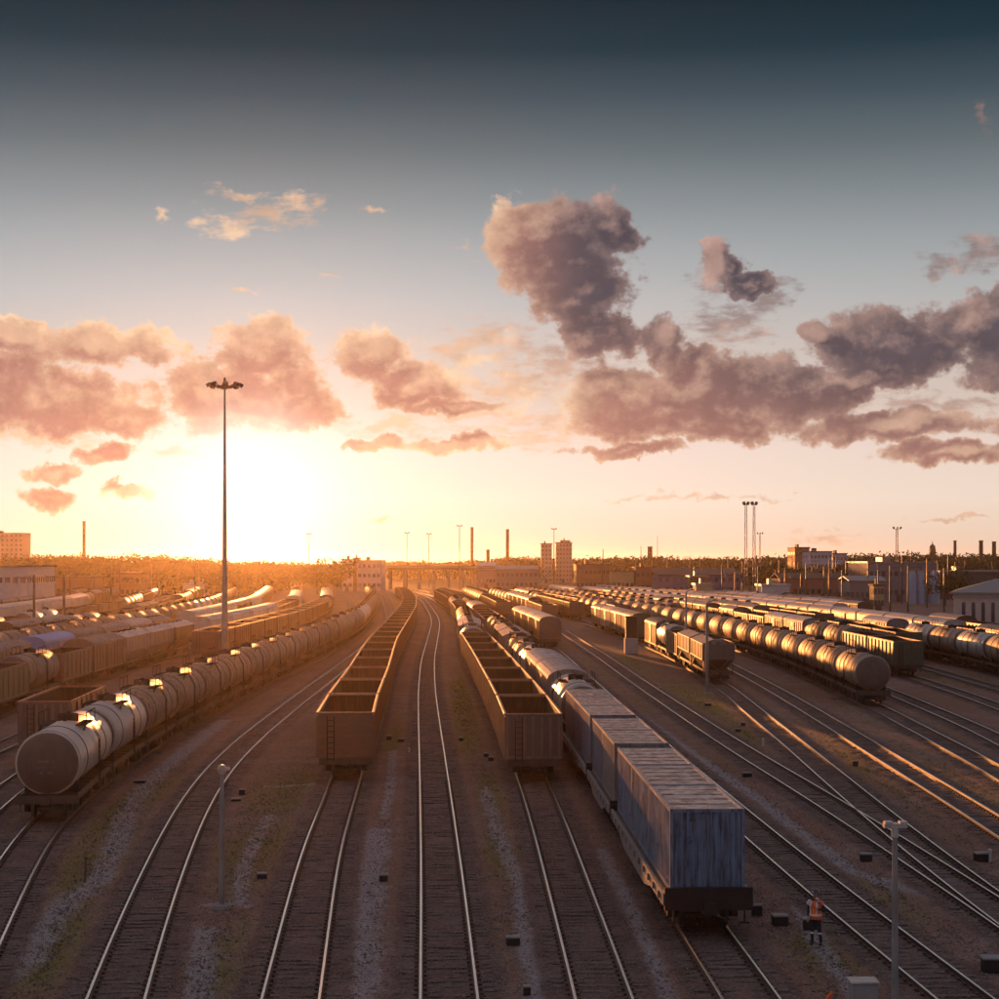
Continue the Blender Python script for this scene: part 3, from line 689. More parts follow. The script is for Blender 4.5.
def make_hopper(mt, rt, lod):
    r = empty('hopper_wagon'); L = 12.6; h = L / 2; W = 1.58; zt, zr = 3.85, 4.35
    underframe(r, L + .6, lod)
    b = MB()
    # body: vertical upper walls, ends sloping in towards the chutes
    y_t, y_b = h, h - 1.9
    zb, zm = 1.2, 2.3
    vs = [(-W, -y_t, zt), (W, -y_t, zt), (W, y_t, zt), (-W, y_t, zt), (-W, -y_t, zm), (W, -y_t, zm), (W, y_t, zm), (-W, y_t, zm), (-.9, -y_b, zb), (.9, -y_b, zb), (.9, y_b, zb), (-.9, y_b, zb)]
    b.add(vs, [(0, 1, 5, 4), (1, 2, 6, 5), (2, 3, 7, 6), (3, 0, 4, 7), (4, 5, 9, 8), (5, 6, 10, 9), (6, 7, 11, 10), (7, 4, 8, 11), (8, 9, 10, 11), (3, 2, 1, 0)])
    b.build('body', M[mt], r)
    f = MB()
    for s_ in (-1, 1):
        for k in range(9):
            y = -h + .15 + (L - .3) * k / 8
            f.cbox((s_ * (W + .035), y, 3.07), (.07, .1, 1.5))
        for yy in (-1, 1):
            f.bar((s_ * 1.42, yy * (h - .1), 1.2), (s_ * 1.42, yy * (h - .1), 2.3), .12)
            f.bar((s_ * 1.42, yy * (h - .1), 1.2), (s_ * 1.3, yy * (h - 2.6), 2.4), .10)
            f.bar((s_ * 1.4, yy * (h + .05), 2.6), (0, yy * (h + .05), 1.3), .09)
        f.box(s_ * (W + .03) - .05, s_ * (W + .03) + .05, -h, h, 2.26, 2.36)
    for yy in (-1, 1):
        for x in (-1.1, -.4, .4, 1.1): f.cbox((x, yy * (h + .03), 3.22), (.08, .06, 1.2))
    f.build('rib_frame', M[mt], r)
    t = MB(); t.prism([(-W - .06, zt), (-W - .06, zt + .06), (-.5, zr), (.5, zr), (W + .06, zt + .06), (W + .06, zt)], -h - .08, h + .08); t.build('roof', M[rt], r)
    for y in (-4.4, -1.5, 1.5, 4.4): hc = MB(); hc.cbox((0, y, zr + .05), (.7, 1.1, .12)); hc.build('hatch', M['strap'], r)
    for y in (-1.9, 1.9):
        c = MB(); c.add([(-.8, y - 1.1, 1.24), (.8, y - 1.1, 1.24), (.8, y + 1.1, 1.24), (-.8, y + 1.1, 1.24), (-.4, y - .4, .5), (.4, y - .4, .5), (.4, y + .4, .5), (-.4, y + .4, .5)], [(0, 1, 5, 4), (1, 2, 6, 5), (2, 3, 7, 6), (3, 0, 4, 7), (4, 5, 6, 7)])
        c.build('chute', M['iron'], r)
    for y in (-4.4, 4.4): bogie(r, y, lod)
    return r

def make_coach(mt, rt, lod): return make_box(mt, rt, lod, 19.2, False, 'refrigerator_wagon')

def make_flat(L, lod):
    r = empty('flat_wagon'); h = L / 2; W = 1.38
    b = MB(); b.box(-W, W, -h, h, 1.12, 1.30); b.box(-.2, .2, -h, h, .7, 1.12)
    b.build('deck', M['frame'], r)
    for sg in (-1, 1):
        s = MB(); s.prism([(-h, 1.36), (-h, .98), (-h * .62, .92), (-h * .4, .62), (h * .4, .62), (h * .62, .92), (h, .98), (h, 1.36)], sg * (W + .05) - .05, sg * (W + .05) + .045, 'x')
        k = -h + 1.0
        while k < h - .5: s.cbox((sg * (W + .12), k, 1.16), (.10, .16, .22)); k += 1.55
        s.build('side_sill', M['grey'], r)
    for sg in (-1, 1):
        e = MB(); e.box(-1.43, 1.43, sg * h - .09, sg * h + .09, .82, 1.55)
        e.cbox((0, sg * (h + .32), .98), (.24, .55, .26)); e.cbox((0, sg * (h + .58), .98), (.4, .24, .38))
        for x in (-1.15, 1.15): e.bar((x, sg * (h + .13), .42), (x, sg * (h + .13), .85), .05); e.bar((x - .17, sg * (h + .13), .44), (x + .17, sg * (h + .13), .44), .05)
        e.lathe([(0, .05), (.42, .07)], 8, 'z', (.55, sg * (h + .16), .45)); e.bar((.1, sg * (h + .12), .7), (.65, sg * (h + .2), .55), .05)
        e.build('end_beam', M['iron'], r)
    for y in (-(h - 2.4), h - 2.4): bogie(r, y, lod)
    return r

def make_container(mt, L):
    """corrugated steel box, its floor at z = 0"""
    r = empty('shipping_container'); h = L / 2; W = 1.22; H = 2.74
    def corr(a0, a1, depth, step):
        pts = []; n = int(round((a1 - a0) / step)); st = (a1 - a0) / n
        for i in range(n):
            x = a0 + i * st; pts += [(x, 0), (x + st * .25, 0), (x + st * .5, depth), (x + st * .75, depth)]
        pts.append((a1, 0)); return pts
    b = MB()
    for sg in (-1, 1):
        pts = corr(-h + .1, h - .1, .04, .28); n = len(pts)
        vs = [(sg * (W - .05 + p[1]), p[0], .14) for p in pts] + [(sg * (W - .05 + p[1]), p[0], H - .1) for p in pts]
        b.add(vs, [(i, i + 1, n + i + 1, n + i) for i in range(n - 1)])
        pts = corr(-W + .1, W - .1, .06, .19); n = len(pts)
        vs = [(p[0], sg * (h - .055 + p[1]), .14) for p in pts] + [(p[0], sg * (h - .055 + p[1]), H - .1) for p in pts]
        b.add(vs, [(i, i + 1, n + i + 1, n + i) for i in range(n - 1)])
    b.box(-W + .1, W - .1, -h + .1, h - .1, .02, .1)
    b.build('wall_panel', M[mt], r, flip=False)
    f = MB()
    for sx in (-1, 1):
        for sy in (-1, 1): f.box(min(sx * W, sx * (W - .11)), max(sx * W, sx * (W - .11)), min(sy * h, sy * (h - .11)), max(sy * h, sy * (h - .11)), 0, H)
        f.box(min(sx * (W - .003), sx * (W - .09)), max(sx * (W - .003), sx * (W - .09)), -h + .111, h - .111, .01, .16); f.box(min(sx * (W - .003), sx * (W - .09)), max(sx * (W - .003), sx * (W - .09)), -h + .111, h - .111, H - .12, H - .004)
    for sy in (-1, 1):
        f.box(-W + .111, W - .111, min(sy * (h - .003), sy * (h - .09)), max(sy * (h - .003), sy * (h - .09)), .01, .16); f.box(-W + .111, W - .111, min(sy * (h - .003), sy * (h - .09)), max(sy * (h - .003), sy * (h - .09)), H - .12, H - .004)
    f.build('corner_frame', M[mt], r)
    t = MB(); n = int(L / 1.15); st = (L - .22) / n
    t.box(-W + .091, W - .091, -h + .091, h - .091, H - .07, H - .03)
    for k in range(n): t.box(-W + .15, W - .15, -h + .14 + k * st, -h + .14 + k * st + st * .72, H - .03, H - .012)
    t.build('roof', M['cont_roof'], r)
    return r

LIB = {}
DESC = {}
def lib(kind, lod):
    k = (kind, lod)
    if k not in LIB:
        p = kind.split(':')
        n0 = len(bpy.data.objects)
        if p[0] == 'gon': r = make_gondola(p[1], lod)
        elif p[0] == 'tank': r = make_tank(p[1], lod)
        elif p[0] == 'box': r = make_box(p[1], p[2], lod)
        elif p[0] == 'reef': r = make_box(p[1], p[2], lod, 15.2, False, 'refrigerator_wagon')
        elif p[0] == 'long': r = make_coach(p[1], p[2], lod)
        elif p[0] == 'hop': r = make_hopper(p[1], p[2], lod)
        elif p[0] == 'flat': r = make_flat(float(p[1]), lod)
        LIB[k] = r
        r['_used'] = 0
    return LIB[k]
PITCH = {'gon': 14.0, 'tank': 12.35, 'box': 15.0, 'reef': 16.3, 'long': 20.3, 'hop': 14.3, 'flat': None}
CATS = {'gon': 'open wagon', 'tank': 'tank wagon', 'box': 'box wagon', 'reef': 'refrigerator wagon', 'long': 'refrigerator wagon', 'hop': 'hopper wagon', 'flat': 'flat wagon'}
LOOK = {'rust': 'rust-brown', 'rust_red': 'red-brown', 'mauve': 'mauve-brown', 'green': 'dark green', 'olive': 'olive', 'grey': 'grey', 'pale': 'pale', 'tank': 'grey', 'tank_warm': 'stained grey', 'tank_white': 'pale', 'tank_brown': 'brown', 'blue_white': 'pale blue'}
NAMEOF = {'gon': 'open_wagon', 'tank': 'tank_wagon', 'box': 'box_wagon', 'reef': 'refrigerator_wagon', 'long': 'refrigerator_wagon', 'hop': 'hopper_wagon', 'flat': 'flat_wagon'}
def place(kind, x, y, rz, lod, label, group):
    pr = lib(kind, lod)
    o = pr if not pr['_used'] else copy_tree(pr)
    o.location = (x, y, RAIL); o.rotation_euler = (0, 0, rz)
    pr['_used'] = 1
    tag(o, label, CATS[kind.split(':')[0]], group)
    return o
def train(key, y0, kinds, where, group, labels=None, ymax=640):
    """kinds: wagon kinds from the near end on; where: words naming this train"""
    t = TK[key]; a = t.s_of_y(y0); n = 0; out = []
    r = random.Random(len(where) * 31 + int(y0))
    for k in kinds:
        p = k.split(':')
        if p[0] == 'gap': a += float(p[1]); continue
        L = PITCH[p[0]] or float(p[1]) + 1.2
        c = a + L / 2
        if c > t.s[-1] - 8 or t.at(c)[1] > ymax: break
        x, y, h = t.pos(c, 4.3 if p[0] != 'long' else 7)
        n += 1
        lod = 1 if y < 235 else 2
        what = {'gon': 'open wagon', 'tank': 'tank wagon', 'box': 'box wagon', 'reef': 'flat-sided van', 'long': 'long van', 'hop': 'hopper wagon', 'flat': 'flat wagon'}[p[0]]
        lab = (labels or {}).get(n) or f"{LOOK.get(p[1], 'dark')} {what}, {ordw(n)} back in {where}"
        out.append((place(k, x, y, h, lod, lab, group), x, y, h)); a += L
    return out

# ------------------------------------------------------------------ loose stones and weeds between the near tracks
def scatter():
    rs = np.random.RandomState(12)
    def free(px, py, lim):
        ok = np.ones(px.shape, bool)
        for t in TK.values():
            xi = np.interp(py, t.y, t.x); near = (py >= t.y[0]) & (np.abs(np.abs(px - xi) - .797) < .09); ok &= ~near
            if lim: ok &= ~((py >= t.y[0]) & (np.abs(px - xi) < lim))
        return ok
    n = 60000; Y = 42 + 62 * rs.power(1.0, n) ** 1.25; X = (rs.uniform(-0.32, 0.32, n)) * Y
    k = free(X, Y, 0); X, Y = X[k], Y[k]; n = len(X)
    sz = rs.uniform(.018, .05, n) * np.where(rs.rand(n) < .06, 1.7, 1)
    base = np.array([(1, 0, 0), (0, 1, 0), (-1, 0, 0), (0, -1, 0), (0, 0, .8), (0, 0, -.6)])
    ang = rs.uniform(0, 6.28, n); co = np.zeros((n, 6, 3))
    jit = rs.uniform(.6, 1.3, (n, 6, 1)); b = base[None] * jit
    co[..., 0] = b[..., 0] * np.cos(ang)[:, None] - b[..., 1] * np.sin(ang)[:, None]; co[..., 1] = b[..., 0] * np.sin(ang)[:, None] + b[..., 1] * np.cos(ang)[:, None]; co[..., 2] = b[..., 2]
    co = co * sz[:, None, None] + np.stack([X, Y, np.full(n, .0)], 1)[:, None, :]
    tri = np.array([(0, 1, 4), (1, 2, 4), (2, 3, 4), (3, 0, 4), (1, 0, 5), (2, 1, 5), (3, 2, 5), (0, 3, 5)])
    F = (tri[None] + (np.arange(n) * 6)[:, None, None]).reshape(-1)
    me = bpy.data.meshes.new('gravel'); me.vertices.add(n * 6); me.vertices.foreach_set('co', co.reshape(-1).astype(np.float32))
    me.loops.add(len(F)); me.loops.foreach_set('vertex_index', F.astype(np.int32)); me.polygons.add(n * 8)
    me.polygons.foreach_set('loop_start', (np.arange(n * 8) * 3).astype(np.int32)); me.polygons.foreach_set('loop_total', np.full(n * 8, 3, np.int32)); me.update(); me.materials.append(M['stone'])
    o = bpy.data.objects.new('gravel', me); COL.objects.link(o); tag(o, kind='stuff')
    vs = []; fs = []
    r = random.Random(5)
    for (cx, cy_), rx, ry in GRASS_SPOTS:
        for _ in range(int(min(900, rx * ry * 26))):
            x = r.gauss(cx, rx * .7); y = r.gauss(cy_, ry * .7)
            if not free(np.array([x]), np.array([y]), 1.3)[0]: continue
            for q in range(4):
                a = r.uniform(0, 6.28); h = r.uniform(.04, .13); w = .02; dx, dy = math.cos(a), math.sin(a); bx, by = x + r.gauss(0, .06), y + r.gauss(0, .06); m_ = len(vs)
                vs += [(bx - dy * w, by + dx * w, -.04), (bx + dy * w, by - dx * w, -.04), (bx + dx * h * .6, by + dy * h * .6, h - .03)]; fs.append((m_, m_ + 1, m_ + 2))
    me = bpy.data.meshes.new('grass'); me.from_pydata(vs, [], fs); me.materials.append(M['grass']); o = bpy.data.objects.new('grass', me); COL.objects.link(o); tag(o, kind='stuff')
def m_stone(t, s):
    tc = t.new('ShaderNodeTexCoord').outputs['Object']; n = t.noise(tc, 9, 1, .5); k = t.noise(tc, .3, 3)
    t.put(s.inputs['Base Color'], t.mix(t.rng(n, .4, .7), (0.16, 0.115, 0.10, 1), t.mix(k, (0.24, 0.18, 0.155, 1), (0.32, 0.26, 0.245, 1)))); s.inputs['Roughness'].default_value = .85; s.inputs['Specular IOR Level'].default_value = .25
M['stone'] = mat('crushed_stone', m_stone)
M['grass'] = m_leaf('dry_grass_blades', (0.085, 0.090, 0.022), (0.13, 0.115, 0.035))
scatter()
# ------------------------------------------------------------------ trains
def rep(*ks):
    out = []
    for k in ks:
        if isinstance(k, tuple): out += [k[0]] * k[1]
        else: out.append(k)
    return out
def mixed(seed, opts, n):
    r = random.Random(seed); out = []
    while len(out) < n: out += [r.choice(opts)] * r.choice((1, 2, 2, 3, 4))
    return out[:n]
TW, TG, TB, TS = 'tank:tank_warm', 'tank:tank', 'tank:tank_brown', 'tank:tank_white'
GR, GM, GG, GO, RR = 'gon:rust', 'gon:mauve', 'gon:green', 'gon:olive', 'gon:rust_red'
BR, BG_, BM, BP = 'box:rust_red:roof', 'box:green:roof', 'box:mauve:roof', 'box:pale:pale_roof'
HG, HR, HP, HM = 'hop:grey:pale_roof', 'hop:rust_red:roof', 'hop:olive:roof', 'hop:mauve:pale_roof'
RP = 'reef:pale:pale_roof'; LP = 'long:pale:pale_roof'

tr_a = train('left_a', 79.0, mixed(5, [TG, TG, TW, TG, TS], 40), 'the curving tank train before the tall mast', 'tank wagons of the curving train', {1: 'nearest grey tank wagon of the curving train, end painted shade-brown toward the viewer'})
train('left_b', 102.0, [GM], 'x', 'lone open wagons', {1: 'lone empty brown open wagon standing behind the nearest tank wagon'})
train('left_c', 206, rep((GR, 8)) + mixed(3, [GR, BR, TW], 14), 'the brown open-wagon train behind the tall mast', 'wagons behind the tall mast')
train('left_d', 129, [GO, TG, GM, BM, HG, HG, 'hop:green:pale_roof', 'gap:12', LP, LP, LP, LP] + mixed(2, [GR, LP, TW], 18), 'the mixed train led by an olive wagon', 'wagons of the olive-led mixed train')
train('left_e', 139, ['box:rust:roof', 'box:mauve:roof', 'gap:5', 'box:blue_white:blue_white', 'box:mauve:roof', 'box:rust:roof', 'box:olive:pale_roof', 'hop:olive:roof', 'gap:20', LP, LP, LP] + mixed(8, [BR, LP, GR], 14), 'the train with one pale blue van', 'wagons beside the pale blue van')
train('left_f', 168, rep((TB, 4), (TW, 3), (TB, 3), (TW, 4), (TS, 3), (TB, 4), (TW, 10)), 'the far brown tank train beyond the vans', 'brown tank wagons of the far side')
train('far_left_a', 190, ['gon:rust', 'flat:13', BR, BR] + mixed(4, [GR, TB, BR, HP], 22), 'the dark train past the brown tanks', 'wagons past the brown tanks')
train('far_left_b', 215, mixed(6, [TS, TB, GR, GO], 24), 'the mixed train near the white warehouse', 'wagons near the white warehouse')
train('far_left_c', 240, mixed(16, [BR, TB, GR, LP], 20), 'the dull train along the warehouse', 'wagons along the warehouse')
train('far_left_d', 300, mixed(17, [TW, BR, GR], 16), 'the outermost train by the trees', 'wagons by the trees')

train('mid_b', 94.4, rep((GR, 34)), 'the empty open-wagon train beside the curved rails', 'open wagons beside the curved rails', {1: 'nearest rust-brown open wagon, plain boarded end, on the bending pair of rails'})
train('mid_d', 93.6, rep((GM, 8)) + [TS, HM, HM, TS, TS] + rep((TW, 3), (GM, 4), (TW, 3), (GR, 8)), 'the empty open-wagon train beside the containers', 'wagons beside the containers', {1: 'nearest mauve-brown open wagon with ribbed end, beside the container train'})

# worn stencil marks on the nearest tank end
st = MB(); r9 = random.Random(4)
for row, (z_, n_) in enumerate(((2.78, 9), (2.5, 12), (2.25, 7))):
    for k in range(n_):
        if r9.random() < .8: st.cbox(((k - n_ / 2) * .085, -5.802, z_), (.05, .008, .09 if row != 1 else .04))
st.build('stencil_mark', M['w_grey'], tr_a[0][0])
# container train
WH = 'the train of blue containers'
t = TK['mid_e']; a = t.s_of_y(54.6)
cont_plan = [(18.9, ['blue', 'blue', 'blue'], (6.06, 6.06, 6.06)), (12.9, ['plain_grey', 'blue_grey'], (6.06, 6.06)), (18.9, ['blue_grey', 'blue', 'blue_grey'], (6.06, 6.06, 6.06))]
flatn = 0; cn = 0; CONT = {}
cl = ['nearest blue container with ribbed rusty end, facing the viewer', 'blue container second in the row, streaked pale roof', 'blue container third in the row, dark stripe across its roof',
      'grey container fourth in the row, pale roof', 'blue-grey container fifth in the row, pale roof', 'brown-roofed blue-grey container sixth in the row', 'blue container seventh in the row, before the last', 'last blue-grey container of the row, next to a tank wagon']
for L, cols, lens in cont_plan:
    c = a + L / 2 + .5
    x, y, h = t.pos(c, L / 2 - 2.4); flatn += 1
    place(f'flat:{L}', x, y, h, 1, f'dark flat wagon under containers, {ordw(flatn)} from the near end', 'flat wagons under the containers')
    off = -sum(lens) / 2 - .05 * (len(lens) - 1)
    for mcol, l in zip(cols, lens):
        yy = off + l / 2
        if mcol not in CONT: o = CONT[mcol] = make_container(mcol, 6.06)
        else: o = copy_tree(CONT[mcol])
        o.location = (x - math.sin(h) * yy, y + math.cos(h) * yy, RAIL + 1.302 + .02); o.rotation_euler = (0, 0, h)
        tag(o, cl[cn], 'container', 'containers on flat wagons'); cn += 1
        off += l + .1
    a += L + 1.15
ye = t.at(a)[1]
train('mid_e', ye + .2, ['tank:tank_white', 'box:grey:pale_roof', 'box:grey:pale_roof', TS, TG, TW, 'hop:grey:roof', 'hop:mauve:roof', TG, TG, TW, GR, GR, GR, GR, BR, BR, TW, TW, TW, TW] + rep((GR, 12)), 'the train after the containers', 'wagons coupled behind the containers',
      {1: 'short pale tank wagon between the containers and the silver vans', 2: 'silver round-roofed van, the nearer of two behind the containers', 3: 'silver round-roofed van, the farther of two behind the containers'})
train('right_a', 240, ['box:mauve:pale_roof'] * 4 + ['gap:60'] + rep((GR, 6), (TW, 8)), 'the short train of round-roofed vans', 'round-roofed vans of the short train', {1: 'nearest round-roofed van of the short train, dark end facing the viewer'})
train('right_b', 330, mixed(21, [GR, TW, BR], 16), 'the distant train left of the hopper train', 'distant wagons beyond the kiosk')
train('right_c', 169.5, ['hop:mauve:roof', 'hop:grey:roof', 'gon:olive', TS, BM, 'gap:16', BG_, BM, 'box:grey:pale_roof', BM, 'gap:40'] + mixed(22, [GR, TW, BR], 12), 'the train led by a dark hopper', 'wagons of the hopper-led train', {1: 'dark mauve hopper wagon with peaked roof, nearest beside the gravel strip'})
train('right_d', 330, mixed(23, [TW, GR, TW], 14), 'the distant train inside the shiny tanks', 'distant wagons inside the shiny tanks')
train('right_e', 143.5, rep((TG, 1), (TW, 2), (TG, 2), (TW, 4), (TG, 2), (TW, 5), (TG, 4), (TW, 12)), 'the long shiny tank train at the empty tracks', 'shiny tank wagons of the long train', {1: 'nearest shiny tank wagon, two-tone round end, standing by the empty tracks'})
train('right_f', 330, mixed(24, [GR, BR, TW], 12), 'the distant train past the shiny tanks', 'distant wagons past the shiny tanks')
train('right_g', 180, ['gon:green', 'gon:grey', TG, TW, 'box:grey:pale_roof', 'box:olive:pale_roof', 'gon:mauve', 'gon:mauve', 'box:mauve:roof', 'gon:olive'] + mixed(12, [BP, GR, TW, BR], 22), 'the mixed train behind the shiny tanks', 'wagons of the mixed train behind the tanks', {1: 'nearest dark green open wagon, end facing the viewer, behind the shiny tanks'})
train('right_h', 203, ['gon:green', 'gon:green', 'gon:green', 'gap:30'] + mixed(13, [BP, GR, BM], 18), 'the train of dark green open wagons', 'dark green open wagons and followers')
train('right_i', 160, ['gon:rust', TG, TS, TG, TS, 'gap:8', 'box:grey:pale_roof', 'gap:30'] + mixed(14, [GR, TW, TS], 20), 'the pale tank train before the arched hall', 'pale tanks before the arched hall')
train('right_j', 170, ['tank:tank_white', 'box:pale:pale_roof', 'box:rust:roof', 'gon:rust_red'] + rep((RP, 18), (BR, 4)), 'the long pale van train', 'pale vans of the long train')
train('right_k', 215, ['gon:rust', 'gon:rust', BR, 'gap:60'] + mixed(15, [BP, GR, BR], 16), 'the row just beyond the pale vans', 'wagons just beyond the pale vans')
train('right_l', 330, mixed(18, [TS, BR, GR, BP], 14), 'the row second beyond the pale vans', 'wagons farther beyond the pale vans')
train('right_m', 380, mixed(19, [BP, BR, TW], 9), 'the outer row near the depot', 'wagons near the depot')

# ------------------------------------------------------------------ masts, lamps, chimneys
def mk(label, cat, name, x, y, group=None, rz=0.0, z=0.0): return tag(empty(name, (x, y, z), rz), label, cat, group)

def high_mast(x, y, H, label, r0=.42, big=True):
    o = mk(label, 'floodlight mast', 'floodlight_mast', x, y, 'floodlight masts')
    b = MB(); b.lathe([(0, r0), (H * .33, r0 * .72), (H * .34, r0 * .68), (H * .66, r0 * .48), (H * .67, r0 * .44), (H, r0 * .26)], 14, 'z'); b.build('pole', M['galv'], o)
    p = MB(); p.lathe([(-.12, .3), (-.1, .95), (.1, .95), (.12, .3)], 18, 'z', (0, 0, H - .3)); p.lathe([(0, .2), (.8, .12)], 8, 'z', (0, 0, H)); p.build('platform', M['steel_dark'], o)
    for k in range(8):
        a = 2 * math.pi * k / 8 + .2; c, s_ = math.cos(a), math.sin(a)
        q = MB(); q.bar((c * .8, s_ * .8, H - .25), (c * 1.65, s_ * 1.65, H + .05), .1)
        v0 = Vector((c * 1.6, s_ * 1.6, H + .08)); q.bar(v0, v0 + Vector((c * .45, s_ * .45, -.28)), .5, .34, 4, .62)
        q.build('floodlight', M['steel_dark'], o)
    return o
high_mast(-31.6, 195.5, 32.7, 'very tall tapering floodlight mast with drooping ring of lamps, before the sun')

def lattice(o, H, w0, w1, M_, name='lattice', n=None):
    b = MB(); n = n or int(H / 2.2)
    cs = lambda z: w0 + (w1 - w0) * z / H
    for sx in (-1, 1):
        for sy in (-1, 1): b.bar((sx * w0 / 2, sy * w0 / 2, 0), (sx * w1 / 2, sy * w1 / 2, H), .1)
    for k in range(n):
        z0, z1 = H * k / n, H * (k + 1) / n; a, c = cs(z0) / 2, cs(z1) / 2; d = 1 if k % 2 else -1
        for (p, q) in (((-d, -1), (d, -1)), ((-d, 1), (d, 1)), ((-1, -d), (-1, d)), ((1, -d), (1, d))):
            b.bar((p[0] * a, p[1] * a, z0), (q[0] * c, q[1] * c, z1), .06)
            b.bar((p[0] * c, p[1] * c, z1), (q[0] * c, q[1] * c, z1), .05)
    return b.build(name, M[M_], o)
def lamps_head(o, H, x=0, w=2.4, n=3):
    b = MB(); b.cbox((x, 0, H), (w, 1.0, .12)); b.bar((x - w / 2, 0, H), (x + w / 2, 0, H), .14); b.build('platform', M['steel_dark'], o)
    for k in range(n):
        q = MB(); xx = x - w / 2 + w * k / max(1, n - 1); q.bar((xx, -.2, H + .1), (xx + (k - (n - 1) / 2) * .25, -.5, H + .75), .55, .5); q.build('floodlight', M['steel_dark'], o)
def at(px, Y): return (px - CX) * Y / F
def zof(py, Y): return CAM_Z + (YH - py) * Y / F
def tower(px, ptop, Y, label, w=1.2, twin=False, n=3):
    H = zof(ptop, Y)
    o = mk(label, 'lattice mast', 'lattice_mast', at(px, Y), Y, 'lattice lighting masts')
    if twin:
        for s_ in (-1, 1):
            l = lattice(o, H, w, w * .5, 'galv'); l.location = (s_ * 1.35, 0, 0)
            b = MB(); b.cbox((s_ * 1.35, 0, H), (1.9, 1, .12)); b.build('platform', M['steel_dark'], o)
            for k in (-1, 1):
                q = MB(); q.bar((s_ * 1.35 + k * .5, -.2, H + .1), (s_ * 1.35 + k * .8, -.5, H + 1.0), .8, .7); q.build('floodlight', M['steel_dark'], o)
    else:
        lattice(o, H, w, w * .45, 'galv'); lamps_head(o, H, n=n)
    return o
tower(750, 505, 560, 'twin lattice lighting mast, tallest over the rail yard', 1.0, True)
tower(760, 534, 900, 'single lattice lamp mast standing behind the twin mast', 1.1)
tower(897, 529, 640, 'lattice mast with a lamp basket, before the wooded ridge', 1.2)

def thin_pole(px, ptop, Y, label, r=.22, head=True):
    H = zof(ptop, Y); o = mk(label, 'lamp mast', 'lamp_mast', at(px, Y), Y, 'slim distant lamp masts')
    b = MB(); b.lathe([(0, r * 1.3), (H, r * .6)], 8, 'z'); b.build('pole', M['steel_dark'], o)
    if head: q = MB(); q.cbox((0, 0, H), (2.6, .8, .3)); q.cbox((-.9, 0, H + .3), (.5, .5, .4)); q.cbox((.9, 0, H + .3), (.5, .5, .4)); q.build('lamp_head', M['steel_dark'], o)
    return o
thin_pole(407, 533, 820, 'slim lamp mast over the far white halls, nearer the sun'); thin_pole(429, 534, 820, 'slim lamp mast second right of the white halls')
thin_pole(459.5, 526, 760, 'slim lamp mast beside the tallest thin chimney'); thin_pole(554, 529, 760, 'slim lamp mast rising before the two tower blocks')
thin_pole(657.5, 536, 800, 'needle-thin antenna over the blue warehouse', .16, False); thin_pole(309, 534, 800, 'faint lamp mast in the sun glare', .2)
thin_pole(641, 546, 800, 'short bare mast beside the antenna', .2, False); thin_pole(603, 549, 700, 'short mast above the trees behind the towers', .25, False)

def chimney(px, ptop, Y, label, r=1.4, cap=False):
    H = zof(ptop, Y); o = mk(label, 'chimney', 'chimney_stack', at(px, Y), Y, 'factory chimneys')
    b = MB(); b.lathe([(0, r * 1.25), (H, r)], 16, 'z'); b.build('shaft', M['chimney'], o)
    c = MB(); c.lathe([(0, r * 1.08), (H * .05, r * 1.12)], 16, 'z', (0, 0, H * .965)); c.build('rim', M['w_dark'], o)
    for k in (.6, .82): q = MB(); q.lathe([(0, r * 1.22), (.5, r * 1.2)], 16, 'z', (0, 0, H * k)); q.build('band', M['w_brick'], o)
chimney(84, 522, 950, 'lone brick chimney above the wooded ridge beside the sun', .8)
chimney(472, 528, 1000, 'slender brick chimney, tallest of the pair over town', .8)
chimney(507.5, 530, 1000, 'brick chimney, shorter of the pair, above the trees', .9)
chimney(488, 550, 1100, 'stubby chimney between the two slender ones', 1.1); chimney(955, 541, 1200, 'thin chimney behind the wooded ridge next to the church', 1.0)
chimney(981, 541, 1150, 'thick stub chimney near the edge of the ridge', 1.3); chimney(994, 542, 1150, 'thick stub chimney, last along the ridge', 1.3)
chimney(650, 547, 1200, 'small chimney above the blue warehouse', 1.6)

# near lamp posts
def post(x, y, H, r, label, kind):
    o = mk(label, 'lamp post', 'lamp_post', x, y, 'lamp posts between the near tracks')
    b = MB(); b.lathe([(0, r * 1.25), (H * .35, r * 1.1), (H, r * .8)], 14, 'z'); b.build('pole', M['galv'], o)
    c = MB(); c.lathe([(-.1, .34), (.12, .3), (.14, .18)], 16, 'z'); c.lathe([(.1, .2), (.16, .2)], 6, 'z'); c.build('base_plate', M['concrete'], o)
    h = MB()
    if kind == 'ball':
        h.lathe([(-.1, .1), (0, .15), (.10, .16), (.2, .12), (.24, .04)], 14, 'z', (0, 0, H)); h.bar((0, 0, H + .05), (.28, -.1, H + .12), .12)
    elif kind == 'tee':
        h.cbox((0, 0, H + .02), (.62, .24, .12)); h.cbox((-.2, -.05, H + .1), (.2, .26, .08)); h.cbox((.2, -.05, H + .1), (.2, .26, .08)); h.lathe([(-.3, .1), (-.02, .1)], 10, 'z', (0, 0, H))
    else:
        h.bar((0, 0, H), (.6, 0, H + .25), .08); h.cbox((.75, 0, H + .27), (.5, .2, .1))
    h.build('lamp_head', M['pale'] if kind != 'arm' else M['steel_dark'], o, bevel=.015)
px, py = gp(222, 908); post(px, py, 4.85, .085, 'slim grey post with round lamp head, between the curved rails and brown wagons', 'ball')
post(at(895, 46.2), 46.2, zof(826, 46.2) , .085, 'grey post with small crossbar head beside the railway worker', 'tee')
px, py = gp(707, 694); post(px, py, zof(603, py), .14, 'dark slim pole standing in front of the hopper wagon', 'arm')
px, py = gp(686, 668); post(px, py, zof(592, py), .14, 'dark slim pole at the middle of the hopper train', 'arm')
px, py = gp(707, 694)
